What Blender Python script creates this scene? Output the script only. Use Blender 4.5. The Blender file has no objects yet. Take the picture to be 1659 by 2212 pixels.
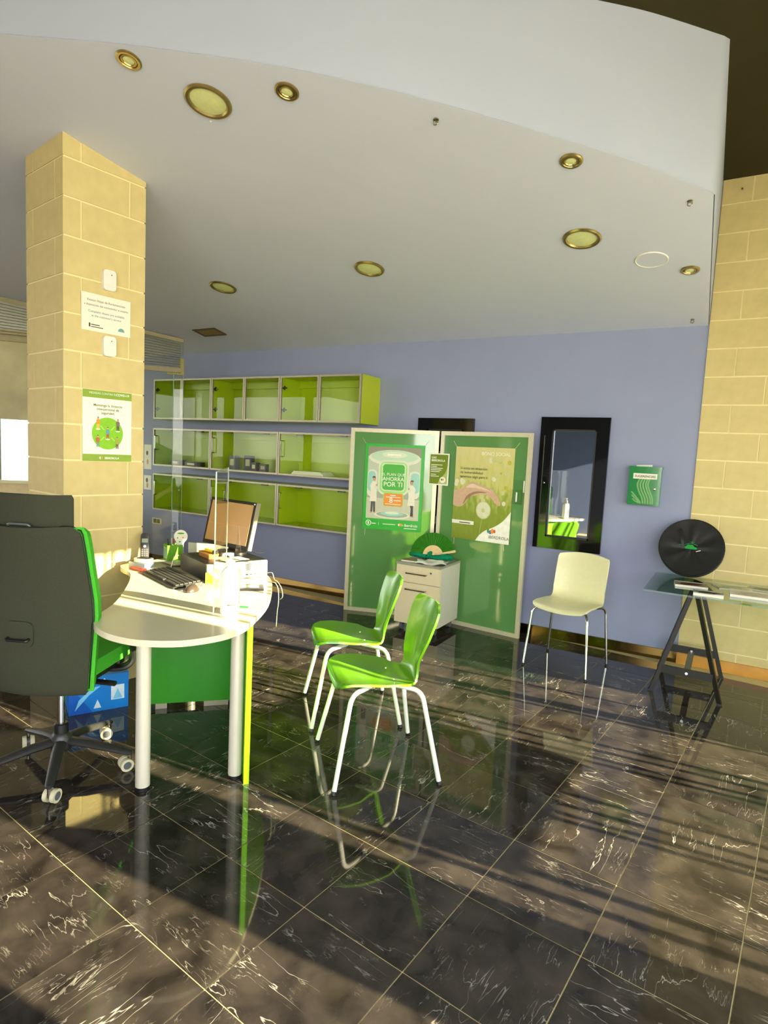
import bpy, bmesh, math, random
from mathutils import Vector, Matrix
random.seed(7)
PI = math.pi
scene = bpy.context.scene
COL = scene.collection
D = 5.179            # back wall
T = 0.40             # floor tile
CEIL0, CSLOPE = 2.5993, 0.183      # sloped ceiling: z = CEIL0 + CSLOPE*(D-y)
ZTOP = 3.63          # dark upper ceiling
WX = 2.0             # glazed wall to the right

# ------------------------------------------------------------------ camera
pitch, roll, yaw, H = -0.0970885, 0.0490276, math.radians(-29.9436), 1.52628
fwd = Vector((math.sin(yaw)*math.cos(pitch), math.cos(yaw)*math.cos(pitch), math.sin(pitch)))
right0 = Vector((math.cos(yaw), -math.sin(yaw), 0)); up0 = right0.cross(fwd)
cr, sr = math.cos(roll), math.sin(roll)
cam_r = right0*cr + up0*sr; cam_u = -right0*sr + up0*cr
cam_data = bpy.data.cameras.new('camera')
cam_data.sensor_fit = 'HORIZONTAL'; cam_data.sensor_width = 36.0
cam_data.lens = 1296.12*36.0/1659.0; cam_data.clip_start = 0.02; cam_data.clip_end = 500
cam = bpy.data.objects.new('camera', cam_data); COL.objects.link(cam)
cam.matrix_world = Matrix(((cam_r.x, cam_u.x, -fwd.x, 0), (cam_r.y, cam_u.y, -fwd.y, 0), (cam_r.z, cam_u.z, -fwd.z, H), (0, 0, 0, 1)))
scene.camera = cam

# ------------------------------------------------------------------ world, sun, exposure
world = bpy.data.worlds.new('sky'); scene.world = world; world.use_nodes = True
wn = world.node_tree; wn.nodes.clear()
w_out = wn.nodes.new('ShaderNodeOutputWorld'); w_bg = wn.nodes.new('ShaderNodeBackground')
w_tc = wn.nodes.new('ShaderNodeTexCoord'); w_sep = wn.nodes.new('ShaderNodeSeparateXYZ'); w_ramp = wn.nodes.new('ShaderNodeValToRGB')
w_ramp.color_ramp.elements[0].position = 0.0; w_ramp.color_ramp.elements[0].color = (1.0, 0.95, 0.86, 1)
w_ramp.color_ramp.elements[1].position = 0.75; w_ramp.color_ramp.elements[1].color = (0.62, 0.78, 1.0, 1)
wn.links.new(w_tc.outputs['Generated'], w_sep.inputs[0]); wn.links.new(w_sep.outputs['Z'], w_ramp.inputs[0])
wn.links.new(w_ramp.outputs[0], w_bg.inputs[0]); wn.links.new(w_bg.outputs[0], w_out.inputs[0])
w_bg.inputs[1].default_value = 4.0
SUN_AZ, SUN_EL = math.radians(5.0), math.radians(17.0)
sd = bpy.data.lights.new('sun_offscreen', 'SUN'); sd.energy = 18.0; sd.color = (1.0, 0.83, 0.56); sd.angle = math.radians(0.45)
sun = bpy.data.objects.new('sun_offscreen', sd); COL.objects.link(sun)
tosun = Vector((math.cos(SUN_AZ)*math.cos(SUN_EL), math.sin(SUN_AZ)*math.cos(SUN_EL), math.sin(SUN_EL)))
sun.rotation_euler = tosun.to_track_quat('Z', 'Y').to_euler(); sun.location = (9, 1, 6)
vs = scene.view_settings
vs.view_transform = 'Standard'; vs.look = 'None'; vs.gamma = 1.0; vs.use_curve_mapping = False
vs.exposure = 1.30
scene.cycles.max_bounces = 8; scene.cycles.diffuse_bounces = 4; scene.cycles.glossy_bounces = 4
scene.cycles.use_adaptive_sampling = True; scene.cycles.adaptive_threshold = 0.02
scene.cycles.transparent_max_bounces = 16; scene.cycles.transmission_bounces = 6
scene.cycles.sample_clamp_indirect = 8.0; scene.cycles.caustics_reflective = False; scene.cycles.caustics_refractive = False

# ------------------------------------------------------------------ helpers
def lin(c):
    return tuple((v/255/12.92 if v/255 <= 0.04045 else ((v/255+0.055)/1.055)**2.4) for v in c)
MATS = {}
def mat(name, rgb, rough=0.5, metal=0.0, spec=0.5, var=0.06, scale=30.0, bump=0.0, coat=0.0):
    if name in MATS: return MATS[name]
    m = bpy.data.materials.new(name); m.use_nodes = True; nt = m.node_tree
    b = nt.nodes['Principled BSDF']; c = lin(rgb)
    b.inputs['Roughness'].default_value = rough; b.inputs['Metallic'].default_value = metal
    b.inputs['Specular IOR Level'].default_value = spec; b.inputs['Coat Weight'].default_value = coat
    tc = nt.nodes.new('ShaderNodeTexCoord'); nz = nt.nodes.new('ShaderNodeTexNoise')
    nz.inputs['Scale'].default_value = scale; nz.inputs['Detail'].default_value = 4
    rp = nt.nodes.new('ShaderNodeValToRGB')
    rp.color_ramp.elements[0].position = 0.3; rp.color_ramp.elements[0].color = tuple(max(0, v*(1-var)) for v in c)+(1,)
    rp.color_ramp.elements[1].position = 0.7; rp.color_ramp.elements[1].color = tuple(min(1, v*(1+var)) for v in c)+(1,)
    nt.links.new(tc.outputs['Object'], nz.inputs['Vector']); nt.links.new(nz.outputs['Fac'], rp.inputs[0]); nt.links.new(rp.outputs[0], b.inputs['Base Color'])
    if bump:
        bp = nt.nodes.new('ShaderNodeBump'); bp.inputs['Strength'].default_value = bump; bp.inputs['Distance'].default_value = 0.004
        nt.links.new(nz.outputs['Fac'], bp.inputs['Height']); nt.links.new(bp.outputs[0], b.inputs['Normal'])
    MATS[name] = m; return m
def glassmat(name, tint, refl=1.0, ior=1.5, rough=0.0):
    if name in MATS: return MATS[name]
    m = bpy.data.materials.new(name); m.use_nodes = True; nt = m.node_tree; nt.nodes.clear()
    o = nt.nodes.new('ShaderNodeOutputMaterial'); t = nt.nodes.new('ShaderNodeBsdfTransparent'); g = nt.nodes.new('ShaderNodeBsdfGlossy')
    fr = nt.nodes.new('ShaderNodeFresnel'); mx = nt.nodes.new('ShaderNodeMixShader'); ml = nt.nodes.new('ShaderNodeMath'); ml.operation = 'MULTIPLY'; ml.use_clamp = True
    t.inputs[0].default_value = tint+(1,); g.inputs['Roughness'].default_value = rough; fr.inputs[0].default_value = ior; ml.inputs[1].default_value = refl
    ge = nt.nodes.new('ShaderNodeNewGeometry'); fb = nt.nodes.new('ShaderNodeMath'); fb.operation = 'SUBTRACT'; fb.inputs[0].default_value = 1.0; nt.links.new(ge.outputs['Backfacing'], fb.inputs[1])
    m2 = nt.nodes.new('ShaderNodeMath'); m2.operation = 'MULTIPLY'; nt.links.new(fr.outputs[0], ml.inputs[0]); nt.links.new(ml.outputs[0], m2.inputs[0]); nt.links.new(fb.outputs[0], m2.inputs[1]); nt.links.new(m2.outputs[0], mx.inputs[0]); nt.links.new(t.outputs[0], mx.inputs[1]); nt.links.new(g.outputs[0], mx.inputs[2]); nt.links.new(mx.outputs[0], o.inputs[0])
    MATS[name] = m; return m

def empty(name, loc=(0, 0, 0), rotz=0.0, label=None, cat=None, group=None):
    o = bpy.data.objects.new(name, None); COL.objects.link(o); o.empty_display_size = 0.05
    o.location = loc; o.rotation_euler = (0, 0, rotz); tag(o, label, cat, group); return o
def frame_empty(name, origin, u, v, label=None, cat=None, group=None):
    u = Vector(u).normalized(); v = Vector(v).normalized(); n = u.cross(v); o = empty(name, (0, 0, 0), 0, label, cat, group)
    o.matrix_world = Matrix(((u.x, v.x, n.x, origin[0]), (u.y, v.y, n.y, origin[1]), (u.z, v.z, n.z, origin[2]), (0, 0, 0, 1))); return o
def tag(o, label=None, cat=None, group=None, kind=None):
    if label: o['label'] = label
    if cat: o['category'] = cat
    if group: o['group'] = group
    if kind: o['kind'] = kind
    return o
def mesh_of(bm, name, smooth=False):
    bmesh.ops.recalc_face_normals(bm, faces=bm.faces[:])
    me = bpy.data.meshes.new(name); bm.to_mesh(me); bm.free()
    if smooth:
        for p in me.polygons: p.use_smooth = True
        me.set_sharp_from_angle(angle=math.radians(38))
    return me
def part(name, bm, m, parent=None, smooth=False, bevel=0.0, seg=2, loc=None, rot=None):
    if bevel:
        ed = [e for e in bm.edges if len(e.link_faces) == 2 and e.calc_face_angle(0) > 0.6]
        bmesh.ops.bevel(bm, geom=ed, offset=bevel, segments=seg, affect='EDGES', profile=0.6, clamp_overlap=True)
    me = mesh_of(bm, name, smooth)
    for x in (m if isinstance(m, (list, tuple)) else [m]): me.materials.append(x)
    o = bpy.data.objects.new(name, me); COL.objects.link(o)
    if parent is not None: o.parent = parent
    if loc is not None: o.location = loc
    if rot is not None: o.rotation_euler = rot
    return o
def dup(o, parent=None):
    c = o.copy(); COL.objects.link(c); c.parent = parent; return c
def dup_tree(root, parent=None):
    r = dup(root, parent)
    for ch in root.children: dup_tree(ch, r)
    return r
def B(): return bmesh.new()
def box(bm, x0, x1, y0, y1, z0, z1, M=None, mi=0):
    vs_ = [bm.verts.new((x, y, z)) for z in (z0, z1) for y in (y0, y1) for x in (x0, x1)]
    fs = [bm.faces.new([vs_[i] for i in f]) for f in ((0, 2, 3, 1), (4, 5, 7, 6), (0, 1, 5, 4), (2, 6, 7, 3), (0, 4, 6, 2), (1, 3, 7, 5))]
    for f_ in fs: f_.material_index = mi
    if M is not None: bmesh.ops.transform(bm, matrix=M, verts=vs_)
    return bm
def obx(x0, x1, y0, y1, z0, z1, M=None): return box(B(), x0, x1, y0, y1, z0, z1, M)
def cyl(bm, p0, p1, r0, r1=None, n=20):
    r1 = r0 if r1 is None else r1
    p0 = Vector(p0); p1 = Vector(p1); q = (p1-p0).to_track_quat('Z', 'Y').to_matrix()
    a = []; b = []
    for i in range(n):
        t = 2*PI*i/n; d = q @ Vector((math.cos(t), math.sin(t), 0)); a.append(bm.verts.new(p0+d*r0)); b.append(bm.verts.new(p1+d*r1))
    for i in range(n):
        j = (i+1) % n; bm.faces.new((a[i], a[j], b[j], b[i]))
    bm.faces.new(a[::-1]); bm.faces.new(b); return bm
def smooth_path(pts, sub=6, closed=False):
    P = [Vector(p) for p in pts]; out = []; n = len(P)
    for i in range(n if closed else n-1):
        if closed: p0, p1, p2, p3 = P[i-1], P[i], P[(i+1) % n], P[(i+2) % n]
        else: p0, p1, p2, p3 = P[max(i-1, 0)], P[i], P[i+1], P[min(i+2, n-1)]
        for k in range(sub):
            t = k/sub
            out.append(0.5*((2*p1)+(p2-p0)*t+(2*p0-5*p1+4*p2-p3)*t*t+(3*p1-p0-3*p2+p3)*t**3))
    if not closed: out.append(P[-1])
    return out
def fillet(pts, r, sub=5):
    P = [Vector(p) for p in pts]; out = [P[0]]
    for i in range(1, len(P)-1):
        a = (P[i-1]-P[i]); b = (P[i+1]-P[i]); ra = min(r, a.length*0.45, b.length*0.45)
        s = P[i]+a.normalized()*ra; e = P[i]+b.normalized()*ra
        for k in range(sub+1):
            t = k/sub; out.append(s*(1-t)**2+P[i]*2*t*(1-t)+e*t*t)
    out.append(P[-1]); return out
def tube(bm, pts, r, n=10, closed=False, flat=1.0):
    P = [Vector(p) for p in pts]; rings = []; m = len(P); prev = None
    for i in range(m):
        if closed: d = (P[(i+1) % m]-P[i-1]).normalized()
        else: d = (P[min(i+1, m-1)]-P[max(i-1, 0)]).normalized()
        if prev is None:
            s = Vector((0, 0, 1)) if abs(d.z) < 0.9 else Vector((1, 0, 0)); x = (s-d*s.dot(d)).normalized()
        else:
            x = (prev-d*prev.dot(d)); x = x.normalized() if x.length > 1e-6 else prev
        prev = x; yv = d.cross(x); rr = r[i] if isinstance(r, (list, tuple)) else r
        rings.append([bm.verts.new(P[i]+x*math.cos(2*PI*k/n)*rr*flat+yv*math.sin(2*PI*k/n)*rr) for k in range(n)])
    for i in range(m if closed else m-1):
        A, C = rings[i], rings[(i+1) % m]
        for k in range(n): bm.faces.new((A[k], A[(k+1) % n], C[(k+1) % n], C[k]))
    if not closed: bm.faces.new(rings[0][::-1]); bm.faces.new(rings[-1])
    return bm
def lathe(bm, prof, n=28, M=None):
    rings = []; new = []
    for r, z in prof:
        if r < 1e-6: v = bm.verts.new((0, 0, z)); rings.append([v]); new.append(v)
        else:
            ring = [bm.verts.new((r*math.cos(2*PI*k/n), r*math.sin(2*PI*k/n), z)) for k in range(n)]; rings.append(ring); new += ring
    for A, C in zip(rings, rings[1:]):
        if len(A) == 1 and len(C) == 1: continue
        for k in range(n):
            j = (k+1) % n
            if len(A) == 1: bm.faces.new((A[0], C[j], C[k]))
            elif len(C) == 1: bm.faces.new((A[k], A[j], C[0]))
            else: bm.faces.new((A[k], A[j], C[j], C[k]))
    if len(rings[0]) > 1: bm.faces.new(rings[0][::-1])
    if len(rings[-1]) > 1: bm.faces.new(rings[-1])
    if M is not None: bmesh.ops.transform(bm, matrix=M, verts=new)
    return bm
def prism(bm, poly, z0, z1, M=None):
    a = [bm.verts.new((p[0], p[1], z0)) for p in poly]; b = [bm.verts.new((p[0], p[1], z1)) for p in poly]; n = len(a)
    bm.faces.new(a[::-1]); bm.faces.new(b)
    for i in range(n): bm.faces.new((a[i], a[(i+1) % n], b[(i+1) % n], b[i]))
    if M is not None: bmesh.ops.transform(bm, matrix=M, verts=a+b)
    return bm
def shell(bm, fn, nu, nv, th):
    """closed thin shell over fn(i/nu, j/nv) -> Vector, thickened along its normal"""
    g = [[fn(i/nu, j/nv) for j in range(nv+1)] for i in range(nu+1)]
    top = []; bot = []
    for i in range(nu+1):
        tr, br = [], []
        for j in range(nv+1):
            du = g[min(i+1, nu)][j]-g[max(i-1, 0)][j]; dv = g[i][min(j+1, nv)]-g[i][max(j-1, 0)]
            n = du.cross(dv); n = n.normalized() if n.length > 1e-9 else Vector((0, 0, 1))
            tr.append(bm.verts.new(g[i][j]+n*th/2)); br.append(bm.verts.new(g[i][j]-n*th/2))
        top.append(tr); bot.append(br)
    for i in range(nu):
        for j in range(nv):
            bm.faces.new((top[i][j], top[i+1][j], top[i+1][j+1], top[i][j+1])); bm.faces.new((bot[i][j], bot[i][j+1], bot[i+1][j+1], bot[i+1][j]))
    for i in range(nu):
        bm.faces.new((top[i][0], bot[i][0], bot[i+1][0], top[i+1][0])); bm.faces.new((top[i][nv], top[i+1][nv], bot[i+1][nv], bot[i][nv]))
    for j in range(nv):
        bm.faces.new((top[0][j], top[0][j+1], bot[0][j+1], bot[0][j])); bm.faces.new((top[nu][j], bot[nu][j], bot[nu][j+1], top[nu][j+1]))
    return bm
def lerp(a, b, t): return a+(b-a)*t
def interp(tab, t):
    for (t0, *a), (t1, *b) in zip(tab, tab[1:]):
        if t <= t1:
            k = (t-t0)/(t1-t0) if t1 > t0 else 0; k = max(0, min(1, k)); return [lerp(x, y, k) for x, y in zip(a, b)]
    return list(tab[-1][1:])
def ell(cx, cy, rx, ry=None, n=28, a0=0, a1=2*PI):
    ry = rx if ry is None else ry
    full = abs(a1-a0-2*PI) < 1e-6
    return [(cx+rx*math.cos(a0+(a1-a0)*k/(n if full else n-1)), cy+ry*math.sin(a0+(a1-a0)*k/(n if full else n-1))) for k in range(n)]
def rect(x0, y0, x1, y1): return [(x0, y0), (x1, y0), (x1, y1), (x0, y1)]
def rrect(x0, y0, x1, y1, r, n=5):
    out = []
    for cx, cy, a in ((x1-r, y1-r, 0), (x0+r, y1-r, PI/2), (x0+r, y0+r, PI), (x1-r, y0+r, 1.5*PI)):
        out += [(cx+r*math.cos(a+PI/2*k/n), cy+r*math.sin(a+PI/2*k/n)) for k in range(n+1)]
    return out
def printed(name, parent, shapes, z=0.0006, step=0.00025):
    """flat print: list of (material, polygon); later shapes lie on earlier ones"""
    bm = B(); ms = []
    for k, (m, poly) in enumerate(shapes):
        if m not in ms: ms.append(m)
        f_ = bm.faces.new([bm.verts.new((p[0], p[1], z+k*step)) for p in poly]); f_.material_index = ms.index(m)
        if f_.normal.z < 0: f_.normal_flip()
    me = bpy.data.meshes.new(name); bm.normal_update(); bm.to_mesh(me); bm.free()
    for m in ms: me.materials.append(m)
    o = bpy.data.objects.new(name, me); COL.objects.link(o); o.parent = parent; return z+len(shapes)*step
def lettering(name, parent, lines, m, z):
    """lines: (text, x, y, size, align[, bold]) laid flat on the parent's xy plane, one mesh per line"""
    for ln in lines:
        txt, x, y, size, al = ln[:5]; bold = ln[5] if len(ln) > 5 else 0.0
        if txt[0] == '~':     # print too small to read in the photograph: a thin stroke of that length
            w = float(txt[1:]); x0 = x-(w/2 if al == 'CENTER' else 0); printed('print_line', parent, [(m, rect(x0, y, x0+w, y+size*0.42))], z); continue
        cu = bpy.data.curves.new('type', 'FONT'); cu.body = txt; cu.size = size; cu.align_x = al; cu.offset = bold*size; cu.resolution_u = 3
        ob = bpy.data.objects.new('type', cu); COL.objects.link(ob)
        dg = bpy.context.evaluated_depsgraph_get(); me = bpy.data.meshes.new_from_object(ob.evaluated_get(dg))
        me.transform(Matrix.Translation((x, y, z))); me.name = name
        bpy.data.objects.remove(ob); bpy.data.curves.remove(cu)
        me.materials.clear(); me.materials.append(m)
        o = bpy.data.objects.new(name, me); COL.objects.link(o); o.parent = parent
def cz(y): return CEIL0+CSLOPE*(D-y)
def struct(o): o['kind'] = 'structure'; return o

# ------------------------------------------------------------------ materials
M_blue = mat('blue_paint', (152, 158, 190), 0.55, spec=0.3, var=0.02, scale=3, bump=0.02)
M_ceil = mat('ceiling_paint', (218, 222, 244), 0.8, spec=0.2, var=0.015, scale=2)
M_fascia = mat('fascia_paint', (190, 197, 214), 0.7, spec=0.2, var=0.015, scale=2)
M_dark = mat('dark_ceiling_paint', (62, 56, 34), 0.9, spec=0.1, var=0.05, scale=3)
M_block = mat('painted_block', (218, 199, 140), 0.75, spec=0.25, var=0.045, scale=14, bump=0.25)
M_mortar = mat('painted_mortar', (244, 230, 178), 0.8, spec=0.2, var=0.03, scale=25, bump=0.2)
M_wood = mat('orange_wood_skirting', (212, 152, 66), 0.28, spec=0.5, var=0.12, scale=9)
M_steel = mat('brushed_steel', (176, 166, 140), 0.2, metal=1.0, var=0.05, scale=8)
M_alu = mat('aluminium', (170, 164, 140), 0.45, metal=0.6, var=0.04)
M_alu_lt = mat('pale_anodised_frame', (222, 214, 184), 0.35, metal=0.3, var=0.03)
M_chrome = mat('chrome', (225, 225, 225), 0.08, metal=1.0, var=0.0)
M_black = mat('black_plastic', (24, 23, 22), 0.4, var=0.1)
M_blackgloss = mat('black_gloss_frame', (14, 13, 12), 0.07, spec=0.6, var=0.1)
M_white = mat('white_laminate', (226, 219, 184), 0.18, spec=0.5, var=0.01)
M_whitepl = mat('white_plastic', (240, 238, 228), 0.35, var=0.02)
M_cream = mat('cream_plastic', (230, 224, 176), 0.3, var=0.02)
M_lime = mat('lime_lacquer', (186, 204, 22), 0.3, var=0.03, scale=4)
M_green = mat('green_lacquer', (98, 150, 26), 0.2, var=0.03, scale=6, coat=0.1)
M_deskgreen = mat('green_board', (44, 142, 8), 0.3, var=0.03)
M_deskedge = mat('lime_board', (120, 196, 10), 0.3, var=0.03)
M_fabric = mat('green_fabric', (74, 176, 50), 0.9, spec=0.1, var=0.08, scale=160, bump=0.3)
M_greyfab = mat('charcoal_fabric', (60, 62, 48), 0.85, spec=0.15, var=0.08, scale=180, bump=0.25)
M_greypl = mat('grey_plastic', (88, 92, 92), 0.4, var=0.05)
M_brass = mat('brass_ring', (206, 182, 120), 0.3, metal=1.0, var=0.05)
M_lens = mat('frosted_lens', (232, 236, 168), 0.35, var=0.05, scale=40)
M_paper = mat('white_paper', (244, 240, 222), 0.6, var=0.01)
M_paint_w = mat('white_leg_paint', (226, 222, 214), 0.3, var=0.02)
M_glass = glassmat('clear_glass', (0.93, 0.96, 0.93), 1.0)
M_acryl = glassmat('clear_acrylic', (0.97, 0.98, 0.96), 0.9)
M_tglass = glassmat('green_table_glass', (0.62, 0.82, 0.72), 1.7)
M_cabglass = glassmat('cabinet_glass', (0.93, 0.96, 0.90), 0.4)
M_mirror = mat('dark_mirror', (186, 194, 208), 0.02, metal=1.0, var=0.0)
M_scrgreen = mat('green_glass_panel', (100, 150, 86), 0.06, spec=0.7, var=0.02, scale=2, coat=0.5)
M_teal = mat('teal_cloth', (16, 128, 92), 0.85, spec=0.1, var=0.12, scale=60)
M_ink = mat('dark_ink', (72, 66, 52), 0.6); M_inkblue = mat('blue_ink', (70, 110, 140), 0.6)
M_pgreen = mat('print_green', (110, 172, 34), 0.5); M_pwhite = mat('print_white', (250, 248, 232), 0.5)
M_orange = mat('print_orange', (240, 150, 56), 0.5)
M_grout = mat('pale_grout', (214, 194, 138), 0.7, var=0.06)

# marble floor tile
def marble():
    m = bpy.data.materials.new('dark_marble'); m.use_nodes = True; nt = m.node_tree; N = nt.nodes; L = nt.links
    b = N['Principled BSDF']; b.inputs['Roughness'].default_value = 0.045; b.inputs['Specular IOR Level'].default_value = 0.42
    geo = N.new('ShaderNodeTexCoord'); oi = N.new('ShaderNodeObjectInfo')
    cmb = N.new('ShaderNodeCombineXYZ'); mul = N.new('ShaderNodeMath'); mul.operation = 'MULTIPLY'; mul.inputs[1].default_value = 37.0
    L.new(oi.outputs['Random'], mul.inputs[0]); L.new(mul.outputs[0], cmb.inputs[0]); L.new(mul.outputs[0], cmb.inputs[1])
    add = N.new('ShaderNodeVectorMath'); L.new(geo.outputs['Object'], add.inputs[0]); L.new(cmb.outputs[0], add.inputs[1])
    mp = N.new('ShaderNodeMapping'); mp.inputs['Rotation'].default_value = (0, 0, math.radians(28)); mp.inputs['Scale'].default_value = (3.0, 0.62, 1)
    L.new(add.outputs[0], mp.inputs[0])
    def noise(scale, detail, dist, src=mp):
        n = N.new('ShaderNodeTexNoise'); n.inputs['Scale'].default_value = scale; n.inputs['Detail'].default_value = detail; n.inputs['Distortion'].default_value = dist
        L.new(src.outputs[0], n.inputs['Vector']); return n
    def line(n, w, pos=0.5):
        a = N.new('ShaderNodeMath'); a.operation = 'SUBTRACT'; a.inputs[1].default_value = pos; L.new(n.outputs['Fac'], a.inputs[0])
        c = N.new('ShaderNodeMath'); c.operation = 'ABSOLUTE'; L.new(a.outputs[0], c.inputs[0])
        d = N.new('ShaderNodeMapRange'); d.inputs['From Min'].default_value = 0; d.inputs['From Max'].default_value = w; d.inputs['To Min'].default_value = 1; d.inputs['To Max'].default_value = 0
        L.new(c.outputs[0], d.inputs[0]); return d
    def gate(n, lo, hi):
        d = N.new('ShaderNodeMapRange'); d.inputs['From Min'].default_value = lo; d.inputs['From Max'].default_value = hi; L.new(n.outputs['Fac'], d.inputs[0]); return d
    def times(a, c, k=1.0):
        t = N.new('ShaderNodeMath'); t.operation = 'MULTIPLY'; L.new(a.outputs[0], t.inputs[0]); L.new(c.outputs[0], t.inputs[1])
        u = N.new('ShaderNodeMath'); u.operation = 'MULTIPLY'; u.inputs[1].default_value = k; L.new(t.outputs[0], u.inputs[0]); return u
    v1 = times(line(noise(3.2, 4, 0.35), 0.0050), gate(noise(2.6, 2, 0.0, add), 0.50, 0.60), 1.0)
    v2 = times(line(noise(6.5, 4, 0.5), 0.0075, 0.53), gate(noise(5.0, 3, 0.3, add), 0.52, 0.62), 0.6)
    v3 = times(line(noise(18, 4, 0.6), 0.018, 0.47), gate(noise(9.0, 4, 0.5, add), 0.55, 0.66), 0.3)
    s1 = N.new('ShaderNodeMath'); s1.operation = 'ADD'; s1.use_clamp = True; L.new(v1.outputs[0], s1.inputs[0]); L.new(v2.outputs[0], s1.inputs[1])
    s2 = N.new('ShaderNodeMath'); s2.operation = 'ADD'; s2.use_clamp = True; L.new(s1.outputs[0], s2.inputs[0]); L.new(v3.outputs[0], s2.inputs[1])
    base = N.new('ShaderNodeValToRGB'); base.color_ramp.elements[0].position = 0.32; base.color_ramp.elements[0].color = (0.013, 0.0105, 0.0095, 1)
    base.color_ramp.elements[1].position = 0.72; base.color_ramp.elements[1].color = (0.058, 0.046, 0.037, 1)
    L.new(noise(7, 8, 0.4, add).outputs['Fac'], base.inputs[0])
    mx = N.new('ShaderNodeMix'); mx.data_type = 'RGBA'; L.new(s2.outputs[0], mx.inputs[0]); L.new(base.outputs[0], mx.inputs[6]); mx.inputs[7].default_value = (0.42, 0.38, 0.32, 1)
    L.new(mx.outputs[2], b.inputs['Base Color']); return m
M_marble = marble()

# ------------------------------------------------------------------ floor: grout bed, marble tiles
floor = struct(part('floor', obx(-8.2, WX+0.1, -3.1, D+0.1, -0.08, -0.0022), M_grout))
TA = math.radians(-6.0055); ca, sa = math.cos(TA), math.sin(TA)
def tile_world(tx, ty): return (tx*ca-ty*sa, tx*sa+ty*ca)
def in_view(x, y, z=0.0, mx=0.06):
    d = Vector((x, y, z-H)); w = d.dot(fwd)
    if w < 0.2: return False
    px = 829.5+1296.12*d.dot(cam_r)/w; py = 1106-1296.12*d.dot(cam_u)/w
    return -1659*mx < px < 1659*(1+mx) and -2212*mx < py < 2212*(1+mx)
tile_me = mesh_of(obx(-0.1978, 0.1978, -0.1978, 0.1978, -0.010, 0.0), 'marble_tile'); tile_me.materials.append(M_marble)
near, rest = [], []
for i in range(-26, 14):
    for j in range(-12, 20):
        tx = (-5.16107+i+0.5)*T; ty = (1.49511+(j+0.5)*1.0009)*T
        x, y = tile_world(tx, ty)
        if not (-8.0 < x < WX-0.15 and -2.95 < y < D-0.04): continue
        vis = any(in_view(*tile_world(tx+a*0.2, ty+c*0.2)) for a in (-1, 0, 1) for c in (-1, 0, 1))
        (near if vis and x > -4.6 else rest).append((x*x+y*y, x, y))
near.sort(); rest += near[280:]; near = near[:280]
for k, (_, x, y) in enumerate(near):
    o = bpy.data.objects.new('marble_tile', tile_me); COL.objects.link(o); o.parent = floor; o.location = (x, y, random.uniform(-0.0002, 0.0002)); o.rotation_euler = (0, 0, TA+PI/2*random.choice((0, 1, 2, 3)))
bm = B()
for _, x, y in rest: box(bm, -0.1978, 0.1978, -0.1978, 0.1978, -0.010, 0.0, Matrix.Translation((x, y, 0)) @ Matrix.Rotation(TA, 4, 'Z'))
tag(part('marble_tiles_beyond', bm, M_marble, floor), kind='stuff')

# ------------------------------------------------------------------ walls
XB = -0.258    # where the blue plaster meets the block wall
struct(part('wall_back', obx(-7.4, XB+0.02, D, D+0.15, -0.05, ZTOP+0.05), M_blue))
# curved fascia line (plan) between sloped ceiling and upper dark ceiling
FASC = [(-8.0, -1.55), (-6.2, -0.10), (-4.6, 0.72), (-3.6, 1.20), (-2.937, 1.54), (-2.373, 1.814), (-1.755, 2.174), (-1.253, 2.548), (-0.762, 2.968), (-0.519, 3.187), (-0.235, 3.495)]
fc = [(p.x, p.y) for p in smooth_path([(a, c, 0) for a, c in FASC], 5)]
fc += [(-0.212, 3.53)]
bm = B()   # sloped ceiling slab: fascia line then to the back wall
outline = fc + [(XB-0.005, D+0.02), (-8.0, D+0.02)]
lo = [bm.verts.new((x, y, cz(y))) for x, y in outline]; hi = [bm.verts.new((x, y, cz(y)+0.03)) for x, y in outline]
bm.faces.new(lo); bm.faces.new(hi[::-1])
for i in range(len(lo)):
    j = (i+1) % len(lo); bm.faces.new((lo[i], hi[i], hi[j], lo[j]))
struct(part('ceiling', bm, M_ceil))
bm = B()   # the white curved fascia and its short return, up to the dark ceiling
line_ = fc + [(XB-0.005, D+0.01)]
n2 = []; fr_ = []
for i, (x, y) in enumerate(line_):
    x0, y0 = line_[max(i-1, 0)]; x1, y1 = line_[min(i+1, len(line_)-1)]; d = Vector((y0-y1, x1-x0)).normalized(); n2.append((x+d.x*0.02, y+d.y*0.02)); fr_.append((x-d.x*0.004, y-d.y*0.004))
a = [bm.verts.new((x, y, cz(y)-0.0005)) for x, y in fr_]; c_ = [bm.verts.new((x, y, ZTOP)) for x, y in fr_]
a2 = [bm.verts.new((x, y, cz(y)+0.01)) for x, y in n2]; c2 = [bm.verts.new((x, y, ZTOP)) for x, y in n2]
for i in range(len(line_)-1):
    bm.faces.new((a[i], a[i+1], c_[i+1], c_[i])); bm.faces.new((a2[i], c2[i], c2[i+1], a2[i+1])); bm.faces.new((c_[i], c_[i+1], c2[i+1], c2[i]))
struct(part('trim_1', bm, M_fascia, smooth=True))
struct(part('ceiling_upper', obx(-8.2, WX+0.2, -3.2, D+0.2, ZTOP, ZTOP+0.12), M_dark))
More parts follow.
